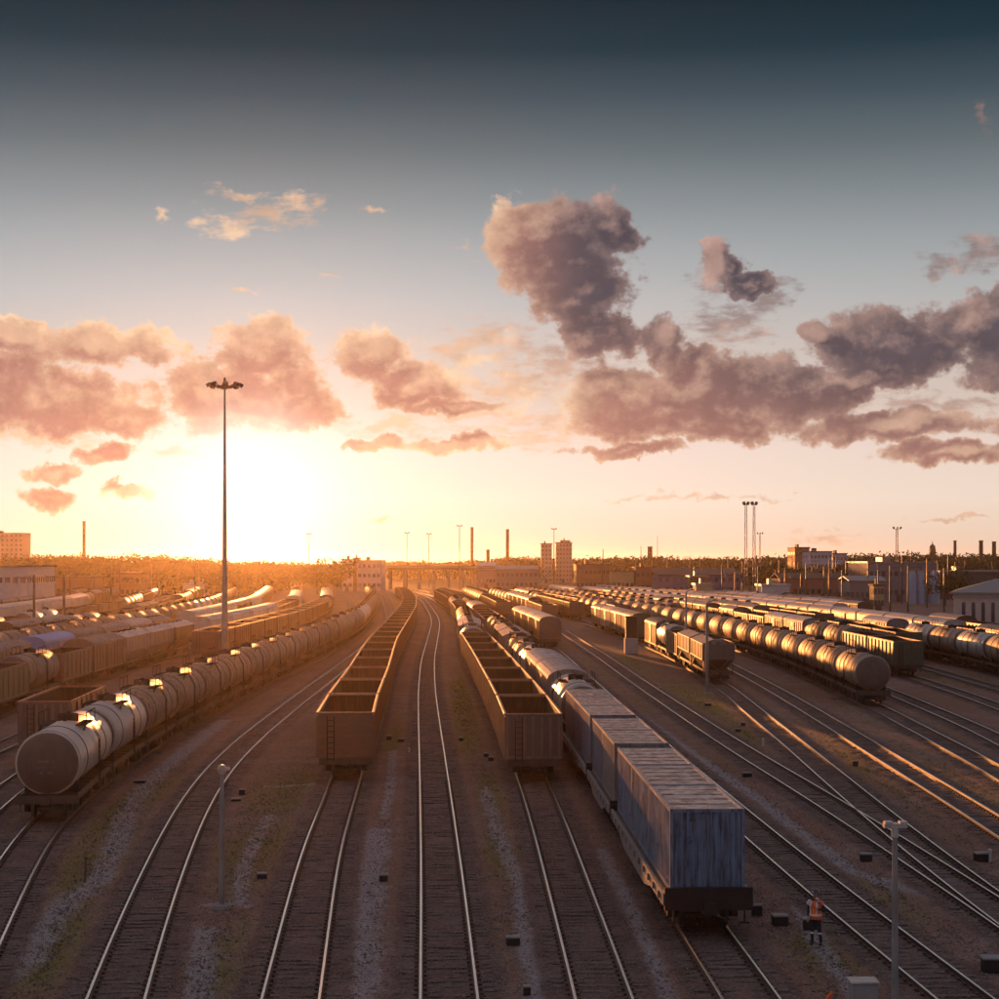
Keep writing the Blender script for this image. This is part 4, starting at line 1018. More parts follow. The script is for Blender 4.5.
# kiosk on a concrete block
o = mk('dark trackside cabin on a pale concrete block beside the vans', 'kiosk', 'signal_kiosk', at(631, 228), 228)
b = MB(); b.cbox((0, 0, 1.05), (1.75, 1.75, 2.1)); b.build('plinth', M['w_white'], o, bevel=.05)
b = MB(); b.cbox((0, 0, 3.5), (1.45, 1.45, 2.8)); b.build('cabin', M['iron'], o); b = MB(); b.cbox((0, 0, 4.97), (1.7, 1.7, .14)); b.build('roof', M['r_dark'], o)

def cat_mast(px, py, ptop, label, arm=1, two=False):
    x, y = gp(px, py); H = zof(ptop, y); o = mk(label, 'catenary mast', 'catenary_mast', x, y, 'dark catenary masts')
    b = MB(); b.bar((0, 0, 0), (0, 0, H), .42, .42, 4, .26); b.build('post', M['steel_dark'], o)
    a_ = MB(); a_.bar((0, 0, H - .6), (arm * 3.0, 0, H - .3), .12); a_.bar((0, 0, H - .1), (arm * 1.8, 0, H - .35), .07); a_.bar((arm * 2.6, 0, H - .35), (arm * 2.6, 0, H - 1.4), .1)
    if two: a_.bar((0, 0, H - 2.2), (-arm * 2.4, 0, H - 1.8), .12)
    a_.build('bracket', M['steel_dark'], o)
near_words = ['before the blue warehouse', 'beside the twin lattice mast', 'in front of the tower blocks', 'before the grey depot', 'beside the arched hall', 'at the wooded ridge', 'behind the pale vans', 'near the pale blue tanks', 'at the white block of flats']
cm = [(690, 592, 556), (700, 590, 560), (716, 594, 562), (728, 588, 556), (771, 594, 560), (779, 600, 560), (792, 596, 556), (806, 604, 563), (818, 598, 560), (829, 606, 560), (836, 594, 556), (846, 602, 561), (856, 596, 562), (868, 606, 562), (884, 600, 560),
      (902, 604, 556), (914, 596, 560), (927, 608, 558), (938, 601, 562), (948, 600, 556), (667, 588, 558), (652, 586, 560), (636, 588, 562), (600, 586, 564), (584, 588, 560), (560, 584, 562), (735, 606, 572), (758, 610, 566), (801, 612, 574), (890, 614, 566), (684, 584, 560), (694, 600, 566), (722, 606, 564), (742, 590, 562), (785, 608, 568), (798, 590, 562), (812, 594, 566), (824, 614, 566), (842, 612, 570), (861, 592, 566), (874, 596, 564), (878, 610, 570), (896, 592, 560), (908, 612, 566), (921, 604, 566), (932, 592, 562), (944, 612, 568), (955, 590, 562), (965, 590, 560), (980, 588, 558), (992, 590, 562)]
for i, (a, b_, c) in enumerate(cm):
    side = ['first', 'second', 'third', 'fourth', 'fifth', 'sixth'][i % 6]
    cat_mast(a, b_, c, f'thin dark overhead-line mast, {ordw(sum(1 for q in cm if q[0] <= a))} from the two tower blocks rightward', 1 if i % 2 else -1, i % 3 == 0)
lm = [(70, 612, 566), (111, 616, 566), (34, 640, 575), (151, 604, 564), (178, 600, 566), (94, 606, 568), (64, 640, 574), (120, 600, 568), (195, 606, 566)]
for i, (a, b_, c) in enumerate(lm):
    cat_mast(a, b_, c, f'thin dark overhead-line mast, {ordw(sum(1 for q in lm if q[0] <= a))} counting from the white warehouse', 1 if i % 2 else -1)

# ------------------------------------------------------------------ buildings
def building(name, label, cat, px0, px1, ptop, Y, depth, wall, roof, floors=2, bays=6, rz=0.0, pitch=0.0, group=None, win=(1.2, 1.4), base=0.0, door=True):
    x0, x1 = at(px0, Y), at(px1, Y); W = x1 - x0; H = zof(ptop, Y) - pitch
    o = mk(label, cat, name, (x0 + x1) / 2, Y, group, rz)
    b = MB(); b.box(-W / 2, W / 2, 0, depth, 0, H)
    if pitch: b.prism([(-W / 2, H), (W / 2, H), (W / 2 - .01, H + .01), (-W / 2 + .01, H + .01)], .3, depth - .3)
    b.build('wall', M[wall], o)
    r = MB()
    if pitch: r.prism([(-.5, H), (depth / 2, H + pitch), (depth + .5, H), (depth + .5, H + .25), (depth / 2, H + pitch + .3), (-.5, H + .25)], -W / 2 - .4, W / 2 + .4, 'x')
    else: r.box(-W / 2 - .3, W / 2 + .3, -.3, depth + .3, H + .003, H + .45); r.box(-W * .2, -W * .08, depth * .3, depth * .6, H + .45, H + 1.8)
    r.build('roof', M[roof], o)
    fh = (H - .6) / floors
    wpx = max(.5, (W / bays) * .5)
    done = 0
    for f in range(floors):
        for k in range(bays):
            if floors * bays > 100 and done >= 100: break
            x = -W / 2 + W * (k + .5) / bays; z = .5 + f * fh + fh * .32
            q = MB(); ww, wh = min(win[0], wpx * 1.3), min(win[1], fh * .55)
            q.box(x - ww / 2, x + ww / 2, -.05, .05, z, z + wh); w_ = q.build('window', M['glass'], o); done += 1
    nb = max(1, int(bays * min(1.0, depth / max(W, 1))))
    for f in range(floors):
        for k in range(nb):
            if done >= 100: break
            for sx in ((1,) if (px0 + px1) / 2 < 500 else (-1,)):
                y = depth * (k + .5) / nb; z = .5 + f * fh + fh * .32; q = MB(); q.box(sx * W / 2 - .05, sx * W / 2 + .05, y - .6, y + .6, z, z + min(win[1], fh * .55)); q.build('window', M['glass'], o); done += 1
    if door: q = MB(); q.box(-W * .05 - .8, -W * .05 + .8, -.08, .04, 0, 2.3); q.build('door', M['w_dark'], o)
    return o
building('warehouse', 'long white two-storey warehouse at the yard edge, near the tower block', 'warehouse', -90, 27, 567, 395, 25, 'w_white', 'r_dark', 2, 15, rz=0.0, win=(1.5, 1.3))
building('apartment_block', 'pale pink tower block standing alone above the trees', 'apartment block', -18, 23, 533.5, 1100, 18, 'w_pink', 'r_dark', 10, 9)
building('factory_hall', 'tall white hall in the sun glare, taller of the pair', 'hall', 342, 353, 560, 720, 26, 'w_white', 'r_dark', 3, 2); building('factory_hall', 'dark stair tower between the two white halls', 'hall', 353.3, 357, 558.5, 719, 20, 'w_brick', 'r_dark', 3, 1)
building('factory_hall', 'wide white hall in the sun glare, beside the stair tower', 'hall', 357.3, 381, 561, 720, 30, 'w_white', 'r_grey', 3, 5)
building('apartment_block', 'narrow tower block with pale sunlit edge, shorter of the two', 'apartment block', 541, 552, 544, 1000, 14, 'w_pink', 'r_dark', 9, 3, win=(.8, .9))
building('apartment_block', 'broad pinkish tower block, taller of the two', 'apartment block', 556, 572, 543, 1010, 16, 'w_pink', 'r_dark', 9, 5, win=(.8, .9))
building('apartment_block', 'small top storey block rising on the broad tower', 'apartment block', 561, 570, 541, 1030, 10, 'w_pink', 'r_dark', 10, 3, win=(.8, .9))
building('warehouse', 'low pale shed with a sunlit roof, under the slender chimneys', 'shed', 478, 496, 563, 760, 20, 'w_pink', 'r_pale', 1, 5, pitch=3)
building('warehouse', 'long grey shed below the trees beside the tower blocks', 'shed', 496, 538, 566, 740, 30, 'w_grey', 'r_grey', 2, 9, pitch=1.5)
building('warehouse', 'brown brick depot between the tower blocks and blue warehouse', 'depot', 576, 610, 565, 700, 24, 'w_brick', 'r_dark', 2, 8); building('warehouse', 'low yellowish shed catching the sun near the brick depot', 'shed', 612, 634, 572, 640, 14, 'w_yellow', 'r_dark', 1, 5)
building('warehouse', 'broad blue warehouse with a low pitched roof', 'warehouse', 657, 741, 569, 620, 40, 'w_blue', 'r_dark', 2, 12, pitch=2.2)
building('warehouse', 'brown annex joined beside the blue warehouse', 'shed', 636, 655, 568, 640, 16, 'w_brick', 'r_dark', 2, 4)
building('apartment_block', 'white block of flats with dark upper storey, before the ridge', 'apartment block', 810, 832, 552, 760, 22, 'w_pale_blue', 'w_dark', 4, 6)
building('apartment_block', 'brown slab of flats touching the white block', 'apartment block', 795, 809.5, 548, 780, 20, 'w_brick', 'r_dark', 4, 4); building('apartment_block', 'low pale blue block right beside the white flats', 'apartment block', 833, 847, 554, 780, 16, 'w_pale_blue', 'r_dark', 4, 4)
building('warehouse', 'large grey depot with wide flat roof behind the masts', 'depot', 868, 937, 563, 520, 30, 'w_grey', 'r_grey', 2, 11)
building('warehouse', 'low grey shed before the large grey depot', 'shed', 850, 885, 577, 470, 16, 'w_grey', 'r_grey', 1, 7, pitch=1.2); building('warehouse', 'tiny orange-lit signal house between the masts', 'signal house', 874, 884, 586, 420, 5, 'w_yellow', 'r_dark', 2, 3)
building('warehouse', 'brown shed at the foot of the white flats', 'shed', 780, 846, 574, 520, 16, 'w_brick', 'r_dark', 1, 11, pitch=1.5); building('warehouse', 'pale low store beside the twin lattice mast', 'shed', 762, 790, 586, 430, 10, 'w_white', 'r_pale', 1, 5)
building('warehouse', 'dark store in front of the blue warehouse', 'shed', 690, 708, 577, 540, 10, 'w_dark', 'r_grey', 1, 4); building('warehouse', 'small bright shed before the blue warehouse', 'shed', 696, 713, 585, 480, 8, 'w_yellow', 'r_pale', 1, 4)
building('warehouse', 'distant grey hall between the arched hall and ridge', 'hall', 940, 1010, 572, 560, 20, 'w_dark', 'r_grey', 2, 10); building('warehouse', 'brown office in the trees left of the mast', 'office', 100, 140, 574, 560, 16, 'w_brick', 'r_dark', 2, 8)
building('warehouse', 'pale shed below the sun beside the masts', 'shed', 183, 200, 585, 560, 10, 'w_white', 'r_pale', 1, 4); building('warehouse', 'dull shed between the white warehouse and brick office', 'shed', 56, 92, 578, 520, 14, 'w_brick', 'r_dark', 1, 7)
# pale silos
for i, (a, b_) in enumerate([(905, 913), (914, 921), (927, 936)]):
    Y = 500; H = zof(573, Y); r_ = (at(b_, Y) - at(a, Y)) / 2
    o = mk(['pale blue silo nearest the signal house', 'pale blue silo in the middle of three', 'widest pale blue silo, nearest the arched hall'][i], 'silo', 'storage_silo', at((a + b_) / 2, Y), Y - 4, 'pale blue silos')
    b = MB(); b.lathe([(0, r_), (H, r_)], 20, 'z'); b.build('shell', M['w_pale_blue'], o); b = MB(); b.lathe([(0, r_ * 1.02), (.8, .4)], 20, 'z', (0, 0, H + .003)); b.build('roof', M['r_grey'], o)
# church
Y = 1300; o = mk('dark domed church tower rising over the wooded ridge', 'church tower', 'church_tower', at(932.5, Y), Y)
b = MB(); b.cbox((0, 0, 9), (5, 5, 18)); b.cbox((0, 0, 20), (4, 4, 5)); b.build('tower', M['w_dark'], o); b = MB(); b.lathe([(0, 2.0), (1.2, 2.3), (2.4, 1.7), (3.2, .7), (3.8, .35), (6, .1)], 14, 'z', (0, 0, 22.5)); b.build('dome', M['r_dark'], o)
# arched hall on the right
Y = 262; X0 = at(953.5, Y); o = mk('pale hall with tall arched windows and a broad shallow roof', 'hall', 'arched_hall', X0, Y, None, R(-17))
H = zof(594, Y); Wd = 46; D = 30
b = MB(); b.box(0, Wd, 0, D, 0, H); b.build('wall', M['w_cream'], o)
r = MB()
hz = zof(578, Y) - .3
r.add([(-.6, -.6, H), (Wd + .6, -.6, H), (Wd + .6, D + .6, H), (-.6, D + .6, H), (6, D * .42, hz), (Wd - 6, D * .42, hz), (Wd - 6, D * .58, hz), (6, D * .58, hz), (-.6, -.6, H + .25), (Wd + .6, -.6, H + .25), (Wd + .6, D + .6, H + .25), (-.6, D + .6, H + .25)],
      [(0, 1, 9, 8), (1, 2, 10, 9), (2, 3, 11, 10), (3, 0, 8, 11), (8, 9, 5, 4), (9, 10, 6, 5), (10, 11, 7, 6), (11, 8, 4, 7), (4, 5, 6, 7), (3, 2, 1, 0)])
r.build('roof', M['r_grey'], o)
for k in range(30):
    x = 1.5 + k * 1.45; q = MB(); w = .26
    if x > Wd - 1: break
    q.prism([(x - w, H - 4.4), (x + w, H - 4.4), (x + w, H - 1.5), (x + w * .7, H - 1.3), (x, H - 1.2), (x - w * .7, H - 1.3), (x - w, H - 1.5)], -.06, .05); q.build('window', M['glass'], o)
b = MB(); b.box(-.15, Wd + .15, -.14, -.002, H - .7, H - .3); b.box(-.15, Wd + .15, -.1, -.002, 0, .8); b.build('cornice', M['w_pink'], o)
# road bridge far ahead
Y = 760; x0, x1 = at(382, Y), at(500, Y); o = mk('long dark road bridge crossing the far end of the yard', 'bridge', 'road_bridge', 0, Y)
b = MB(); b.box(x0, x1, 0, 10, 8.9, 9.6); b.build('deck', M['w_dark'], o)
b = MB(); b.box(x0, x1, -.1, .1, 9.603, 10.6); b.build('parapet', M['w_grey'], o)
for k in range(8): q = MB(); x = x0 + (x1 - x0) * (k + .5) / 8; q.box(x - .6, x + .6, 1, 9, 0, 8.6); q.build('pier', M['concrete'], o)

# ------------------------------------------------------------------ trees
def crown_mesh(b, r, cx, cy_, z0, H, W, n, leaf):
    lobes = [(cx + r.gauss(0, W * .24), cy_ + r.gauss(0, W * .24), z0 + H * r.uniform(.28, .66), r.uniform(.26, .42)) for _ in range(7)]
    for i in range(n):
        lx, ly, lz, lr = r.choice(lobes)
        while True:
            d = Vector((r.uniform(-1, 1), r.uniform(-1, 1), r.uniform(-1, 1)))
            if d.length <= 1: break
        d = d.normalized() * d.length ** .5
        p = Vector((lx + d.x * W * lr, ly + d.y * W * lr, lz + d.z * H * lr * .75))
        u = Vector((r.uniform(-1, 1), r.uniform(-1, 1), r.uniform(-1, 1))).normalized(); v = u.orthogonal().normalized(); k = leaf * r.uniform(.6, 1.4)
        b.add([p - u * k, p + v * k * .6, p + u * k, p - v * k * .6], [(0, 1, 2, 3)])
def tree(x, y, H, W, label, r, n=900, leaf=.55):
    o = mk(label, 'tree', 'leafy_tree', x, y, 'single trees')
    b = MB(); b.lathe([(0, H * .028), (H * .3, H * .02), (H * .75, H * .008)], 8, 'z')
    for k in range(6): a = r.uniform(0, 6.28); z = H * r.uniform(.25, .5); b.bar((0, 0, z), (math.cos(a) * W * .3, math.sin(a) * W * .3, z + H * .25), H * .014, n=5, w2=H * .004)
    b.build('trunk', M['bark'], o)
    c = MB(); crown_mesh(c, r, 0, 0, H * .12, H * .9, W, n, leaf); c.build('crown', M['leaf'], o, flip=False)
r = random.Random(11)
for px, pt, Y, W, lab in [(318, 560, 640, 12, 'bushy tree left in the clump beside the white halls'), (325, 552, 650, 15, 'tallest dark tree of the clump beside the white halls'), (334, 557, 640, 12, 'rounded tree of the clump touching the white halls'),
                          (503, 556, 900, 20, 'tree under the shorter of the paired chimneys'), (518, 552, 900, 24, 'broad tree between the paired chimneys and tower blocks'), (531, 554, 900, 22, 'broad tree next to the shorter tower block'),
                          (700, 560, 700, 12, 'dark tree above the roof of the blue warehouse'), (780, 557, 640, 12, 'dark tree beside the brown slab of flats'), (790, 562, 600, 9, 'small dark tree left of the white flats'), (846, 556, 560, 8, 'dark tree at the edge of the white flats'),
                          (820, 563, 600, 9, 'dark tree before the white block of flats'), (765, 560, 640, 11, 'dark tree behind the twin lattice mast'), (862, 560, 600, 10, 'dark tree between white flats and grey depot'), (945, 566, 480, 9, 'dark tree beside the widest silo')]:
    tree(at(px, Y), Y, zof(pt, Y), W, lab, r)
def treeline(segs, name, seed, n, leaf):
    b = MB(); r = random.Random(seed)
    tops = sorted(segs)
    pxs = [s_[0] for s_ in tops]; pts = [s_[1] for s_ in tops]; Ys = [s_[2] for s_ in tops]
    for i in range(n):
        px = r.uniform(pxs[0], pxs[-1]); Y0 = np.interp(px, pxs, Ys); row = r.random(); Y = Y0 + (row - .5) * 110; pt = np.interp(px, pxs, pts) + r.uniform(-1.5, 3.5)
        H = max(5, (CAM_Z + (YH - pt) * Y0 / F) * r.uniform(.88, 1.03)) ; x = at(px, Y); W = H * r.uniform(.8, 1.3)
        b.lathe([(0, .3), (H * .6, .12)], 5, 'z', (x, Y, 0), smooth=False)
        crown_mesh(b, r, x, Y, H * .08, H * .92, W, 190, leaf)
    o = b.build(name, M['leaf'], None, flip=False); tag(o, kind='stuff')
treeline([(-90, 546, 850), (0, 552, 850), (20, 552, 850), (60, 549, 850), (100, 551, 850), (140, 548, 850), (180, 551, 860), (215, 553, 880), (240, 557, 900), (300, 559, 900), (345, 560, 900)], 'woods', 1, 560, .62)
treeline([(380, 560, 1250), (460, 559, 1250), (490, 557, 1250), (495, 554, 1250), (540, 555, 1250), (572, 556, 1250), (600, 554, 1200), (640, 554, 1150), (700, 555, 1050), (745, 555, 1000), (780, 552, 960), (800, 553, 960)], 'woods', 2, 560, .95)
treeline([(780, 553, 960), (830, 553, 950), (860, 550, 940), (900, 549, 930), (940, 550, 930), (970, 550, 920), (1000, 549, 920), (1090, 548, 920)], 'woods', 3, 420, .8)
treeline([(0, 575, 520), (60, 568, 600), (120, 568, 620), (200, 568, 650), (280, 568, 700)], 'undergrowth', 4, 120, .9)
treeline([(600, 568, 850), (680, 568, 820), (760, 564, 800), (860, 564, 700), (940, 566, 640), (1010, 566, 620)], 'undergrowth', 5, 130, .9)

# ------------------------------------------------------------------ small trackside things
def tbox(px, py, w, h, d, lab, top='concrete', body='iron'):
    x, y = gp(px, py); o = mk(lab, 'trackside box', 'trackside_box', x, y, 'small trackside boxes', r.uniform(-.15, .15))
    b = MB(); b.cbox((0, 0, h * .45), (w, d, h * .9)); b.build('case', M[body], o, bevel=.015)
    t_ = MB(); t_.cbox((0, 0, h * .9 + .031), (w * 1.08, d * 1.1, .06)); t_.build('lid', M[top], o, bevel=.01)
def wpost(px, py, h, lab):
    x, y = gp(px, py); o = mk(lab, 'marker post', 'marker_post', x, y, 'short marker posts')
    b = MB(); b.lathe([(0, .06), (h, .06)], 10, 'z'); b.build('stake', M['pale'], o); b = MB(); b.lathe([(0, .085), (.12, .085), (.16, .03)], 10, 'z', (0, 0, h - .12)); b.build('cap', M['tank_white'], o)
B = [(262, 879, .34, .22, 'small pale-lidded box between lamp post and brown wagon rails'), (383.5, 881, .32, .24, 'small box on the grey footpath beside the central rails'), (242, 795, .3, .3, 'box with a cable stub behind the round-headed lamp post'),
     (236, 801, .5, .12, 'flat plate beside the cable-stub box'), (513, 945, .42, .26, 'box with a worn white lid between central and mauve wagon rails'), (527, 995, .2, .25, 'tiny white-topped box at the very bottom, mid track bed'),
     (486, 757, .3, .25, 'small box left of the nearest ribbed open wagon'), (491, 761, .32, .25, 'second box touching the one by the ribbed open wagon'), (389, 740, .34, .3, 'box right of the nearest plain-ended open wagon'), (401, 742, .4, .22, 'darker box right beside the plain-ended wagon box'),
     (461, 741, .3, .25, 'box on the green strip beside the central rails'), (757, 915, .34, .36, 'narrow box right behind the nearest flat wagon end'), (780, 925, .5, .34, 'wide pale-topped box between the flat wagon and the worker'), (810, 929, .45, .36, 'box partly hidden behind the railway worker'),
     (747, 777, .5, .24, 'box on the gravel beyond the container train'), (738, 732, .4, .24, 'low box near the junction, nearer of two'), (743, 726, .3, .28, 'low box near the junction, farther of two'), (708, 706, .5, .25, 'wide low box at the foot of the dark pole'),
     (866, 861, .46, .3, 'box between the two diverging tracks near the crossbar post'), (855, 766, .34, .3, 'small box in the ballast of the middle empty tracks'), (982, 861, .6, .34, 'wide box beside the switch at the edge'), (994, 972, .7, .45, 'pair-lidded switch motor box at the bottom corner'),
     (622, 716, .4, .2, 'flat box beside the pair of rails along the containers'), (660, 690, .3, .2, 'small box on the grass before the dark poles'), (140, 783, .6, .15, 'long flat plate lying beside the nearest tank wagons')]
for px_, py_, w, h, lab in B: tbox(px_, py_, w, h, w * .7, lab)
wpost(763, 746, .5, 'short white post near the junction boxes'); wpost(409, 752, .25, 'tiny pale stake left of the central rails'); wpost(990, 862, .5, 'short pale post beside the edge switch'); wpost(486, 792, .25, 'tiny pale stake right of the central rails')
x, y = gp(85, 882); o = mk('thin rusty iron stake standing on the grey footpath', 'iron stake', 'iron_stake', x, y); b = MB(); b.bar((0, 0, 0), (.03, 0, .95), .09, n=6); b.build('rod', M['rust_red'], o); b = MB(); b.cbox((.03, 0, .95), (.14, .14, .05)); b.build('cap', M['rust_red'], o)
x, y = gp(863, 1003); o = mk('pale concrete cabinet cut by the bottom edge, near the crossbar post', 'cabinet', 'equipment_cabinet', x, y); b = MB(); b.cbox((0, 0, .3), (.72, .6, .6)); b.build('case', M['concrete'], o, bevel=.02); b = MB(); b.cbox((0, 0, .63), (.8, .68, .06)); b.build('lid', M['tank_white'], o, bevel=.01)
M['orange'] = paint('safety_orange', (0.80, 0.13, 0.015), (0.8, 0.13, 0.015), 0.0, 0.6, vary=0.06)
x, y = gp(823, 1005); o = mk('short leaning orange marker at the bottom edge', 'marker', 'track_marker', x, y); b = MB(); b.lathe([(0, .05), (.42, .05), (.46, .02)], 10, 'z'); q_ = b.build('rod', M['orange'], o); q_.rotation_euler = (0, R(35), 0); b = MB(); b.cbox((0, 0, .02), (.2, .2, .04)); b.build('foot', M['iron'], o)
# switch machinery: point blades, frogs
def point_rod(px_, py_, lab):
    x, y = gp(px_, py_); o = mk(lab, 'switch stand', 'switch_stand', x, y, 'switch stands'); b = MB(); b.cbox((0, 0, .14), (.5, .35, .28)); b.build('motor_case', M['iron'], o, bevel=.02)
    b = MB(); b.bar((-.25, 0, .1), (-2.6, .1, .1), .05); b.bar((-.25, .15, .1), (-2.6, .25, .1), .05); b.build('rod', M['rail_side'], o)
point_rod(860, 700, 'switch stand by the shiny tanks'); 

# ------------------------------------------------------------------ the railway worker
def skin_body(name, joints, edges, mats_fn, mats, parent, sub=2):
    me = bpy.data.meshes.new(name); me.from_pydata([j[0] for j in joints], edges, []); o = bpy.data.objects.new(name, me); COL.objects.link(o)
    o.modifiers.new('skin', 'SKIN'); lay = me.skin_vertices[0].data if me.skin_vertices else None
    if lay is None:
        bm = bmesh.new(); bm.from_mesh(me); bm.verts.layers.skin.verify(); bm.to_mesh(me); bm.free(); lay = me.skin_vertices[0].data
    for i, j in enumerate(joints): lay[i].radius = j[1] if isinstance(j[1], tuple) else (j[1], j[1])
    lay[0].use_root = True
    sb = o.modifiers.new('sub', 'SUBSURF'); sb.levels = sub; sb.render_levels = sub
    bpy.context.view_layer.update(); dg = bpy.context.evaluated_depsgraph_get(); ev = bpy.data.meshes.new_from_object(o.evaluated_get(dg))
    bpy.data.objects.remove(o); ob = bpy.data.objects.new(name, ev); COL.objects.link(ob)
    ev.materials.clear()
    for m_ in mats: ev.materials.append(m_)
    for p in ev.polygons: p.use_smooth = True; p.material_index = mats_fn(p.center)
    ob.parent = parent
    return ob
def solid(name, c, rough=.8): return mat(name, lambda t, s: (t.put(s.inputs['Base Color'], t.scale((*c,), t.rng(t.noise(t.new('ShaderNodeTexCoord').outputs['Object'], 9, 4), .3, .7, .8, 1.2))), setattr(s.inputs['Roughness'], 'default_value', rough)))
M['cloth'] = solid('dark_work_cloth', (0.022, 0.024, 0.034)); M['skin'] = solid('skin', (0.42, 0.24, 0.17), .55); M['vest'] = solid('orange_vest_cloth', (0.95, 0.17, 0.02), .7); M['reflect'] = solid('silver_reflective_tape', (0.72, 0.70, 0.70), .35)
M['pink'] = solid('faded_red_cloth', (0.75, 0.20, 0.16), .7); M['boot'] = solid('black_boot_leather', (0.015, 0.013, 0.012), .45); M['helmet'] = solid('dark_helmet_shell', (0.06, 0.06, 0.09), .3); M['hair'] = solid('dark_hair', (.02, .015, .012), .8)
wx, wy = gp(815.5, 946.5)
P_ = mk('railway worker in an orange vest and dark helmet standing beside the empty track', 'person', 'person', wx, wy, None, R(-34))
J = [((0, 0, .96), (.15, .11)), ((0, 0, 1.12), (.145, .105)), ((0, .005, 1.30), (.175, .115)), ((0, .01, 1.42), (.15, .10)), ((0, .0, 1.50), (.06, .06)), ((0, -.01, 1.58), (.058, .062)), ((0, -.02, 1.66), (.085, .10)), ((0, -.015, 1.74), (.075, .09)),
     # right leg (viewer's left)
     ((-.10, 0, .90), (.095, .10)), ((-.11, -.02, .50), (.068, .07)), ((-.115, .02, .12), (.045, .05)), ((-.12, -.12, .05), (.045, .04)),
     ((.10, 0, .90), (.095, .10)), ((.13, .03, .50), (.068, .07)), ((.15, .10, .12), (.045, .05)), ((.17, -.04, .05), (.045, .04)),
     # left arm bent up to the chest, right arm hanging
     ((-.19, .01, 1.40), (.065, .065)), ((-.26, .04, 1.14), (.05, .05)), ((-.20, -.14, .96), (.036, .036)), ((-.19, -.18, .90), (.03, .022)),
     ((.19, .01, 1.41), (.065, .065)), ((.31, .03, 1.18), (.05, .05)), ((.17, -.18, 1.26), (.036, .036)), ((.12, -.20, 1.30), (.03, .022))]
Ed = [(0, 1), (1, 2), (2, 3), (3, 4), (4, 5), (5, 6), (6, 7), (0, 8), (8, 9), (9, 10), (10, 11), (0, 12), (12, 13), (13, 14), (14, 15), (3, 16), (16, 17), (17, 18), (18, 19), (3, 20), (20, 21), (21, 22), (22, 23)]
def which(c):
    if c.z > 1.52: return 1
    if c.z < .17: return 2
    if (c - Vector((-.195, -.17, .92))).length < .075 or (c - Vector((.13, -.20, 1.29))).length < .065: return 1
    if .40 < c.z < .455: return 3
    return 0
skin_body('body', J, Ed, which, [M['cloth'], M['skin'], M['boot'], M['reflect']], P_)
# fingers
def hand(c, d, nrm):
    d = Vector(d).normalized(); s_ = Vector(nrm).normalized(); up = d.cross(s_)
    b = MB()
    for k in range(4):
        q = Vector(c) + s_ * (k - 1.5) * .019 + d * .03; l = (.034, .042, .045, .036)[k]
        b.bar(q, q + d * l, .018, n=8); b.bar(q + d * l, q + d * l * 1.6 + up * .018, .016, n=8, w2=.012)
    q = Vector(c) + s_ * .03; b.bar(q, q + s_ * .025 + d * .035, .02, n=8, w2=.015)
    return b.build('fingers', M['skin'], P_)
hand((-.19, -.19, .89), (.1, -.3, -1), (0, 1, 0)); hand((.11, -.205, 1.305), (-.9, -.1, .35), (0, .3, 1))
f = MB(); f.add([(-.015, -.115, 1.665), (.015, -.115, 1.665), (0, -.145, 1.645), (0, -.112, 1.70)], [(0, 2, 3), (2, 1, 3), (0, 1, 2)]); f.bar((-.10, -.01, 1.65), (-.10, -.01, 1.69), .025, .04, 8); f.bar((.10, -.01, 1.65), (.10, -.01, 1.69), .025, .04, 8); f.build('nose_and_ears', M['skin'], P_)
f = MB(); [f.lathe([(-.008, .004), (-.004, .011), (.004, .011), (.008, .004)], 8, 'y', (s_ * .033, -.112, 1.685)) for s_ in (-1, 1)]; f.cbox((0, -.118, 1.625), (.045, .012, .008)); f.build('eyes_and_mouth', M['hair'], P_)
h_ = MB(); h_.lathe([(0, .125), (.05, .122), (.10, .10), (.135, .06), (.145, .01)], 20, 'z', (0, -.015, 1.72)); h_.lathe([(0, .15), (.012, .148)], 20, 'z', (0, -.035, 1.712)); h_.build('helmet', M['helmet'], P_)
h_ = MB(); h_.cbox((-.03, -.135, 1.765), (.05, .02, .03)); h_.build('helmet_badge', M['reflect'], P_)
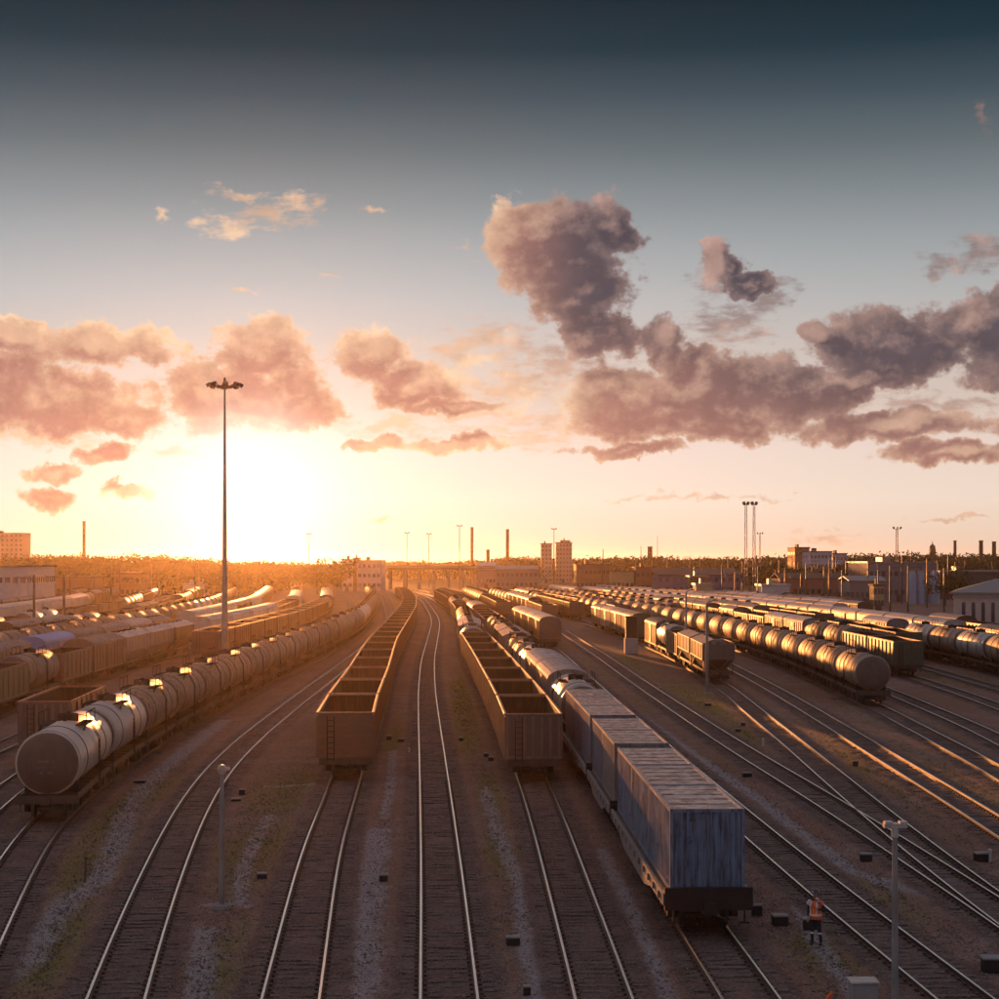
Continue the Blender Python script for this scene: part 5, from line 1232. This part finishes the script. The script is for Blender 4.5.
# vest: a shell over the torso, open front with pale straps
v = MB()
def ring(z, rx, ry, n=20): return [(rx * math.cos(2 * math.pi * i / n), ry * math.sin(2 * math.pi * i / n), z) for i in range(n)]
rs = [ring(.88, .205, .155), ring(1.0, .19, .145), ring(1.15, .185, .138), ring(1.30, .215, .145), ring(1.40, .20, .135), ring(1.465, .13, .11)]
n = 20; vs = [p for q in rs for p in q]; v.add(vs, [(k * n + i, k * n + (i + 1) % n, (k + 1) * n + (i + 1) % n, (k + 1) * n + i) for k in range(5) for i in range(n)], True); vo = v.build('vest', M['vest'], P_)
vo.modifiers.new('thick', 'SOLIDIFY').thickness = .012
sh = MB()
for s_ in (-1, 1):
    sh.bar((s_ * .09, -.10, 1.475), (s_ * .11, -.155, 1.30), .055, .02); sh.bar((s_ * .11, -.155, 1.30), (s_ * .10, -.155, 1.02), .055, .02)
sh.lathe([(0, .20), (.05, .197)], 20, 'z', (0, 0, 1.0)); sh.build('reflective_stripe', M['reflect'], P_)
s2 = MB(); s2.bar((.0, -.11, 1.47), (.2, -.06, 1.47), .12, .04); s2.bar((.19, -.05, 1.46), (.26, 0, 1.36), .14, .14, 10); s2.build('shoulder_flap', M['pink'], P_)
s3 = MB(); s3.bar((-.17, -.02, 1.44), (-.24, 0, 1.34), .15, .15, 10); s3.build('sleeve_patch', M['reflect'], P_)

# ------------------------------------------------------------------ the low sun's haze
def m_haze(t, s):
    t.n.remove(s); v = t.new('ShaderNodeVolumePrincipled'); v.inputs['Color'].default_value = (1.0, 0.84, 0.66, 1); v.inputs['Density'].default_value = HAZE_D; v.inputs['Anisotropy'].default_value = HAZE_G
    t.l.new(v.outputs[0], t.n['Material Output'].inputs['Volume'])
HAZE_D, HAZE_G = 0.000028, 0.85
mz = bpy.data.materials.new('haze_air'); mz.use_nodes = True; m_haze(NT(mz.node_tree), mz.node_tree.nodes['Principled BSDF'])
b = MB(); b.box(-5600, 5600, -400, 5700, -1.5, 37.5); hz_ = b.build('haze', mz); tag(hz_, kind='stuff')
# unused library roots: none - each first wagon is placed itself
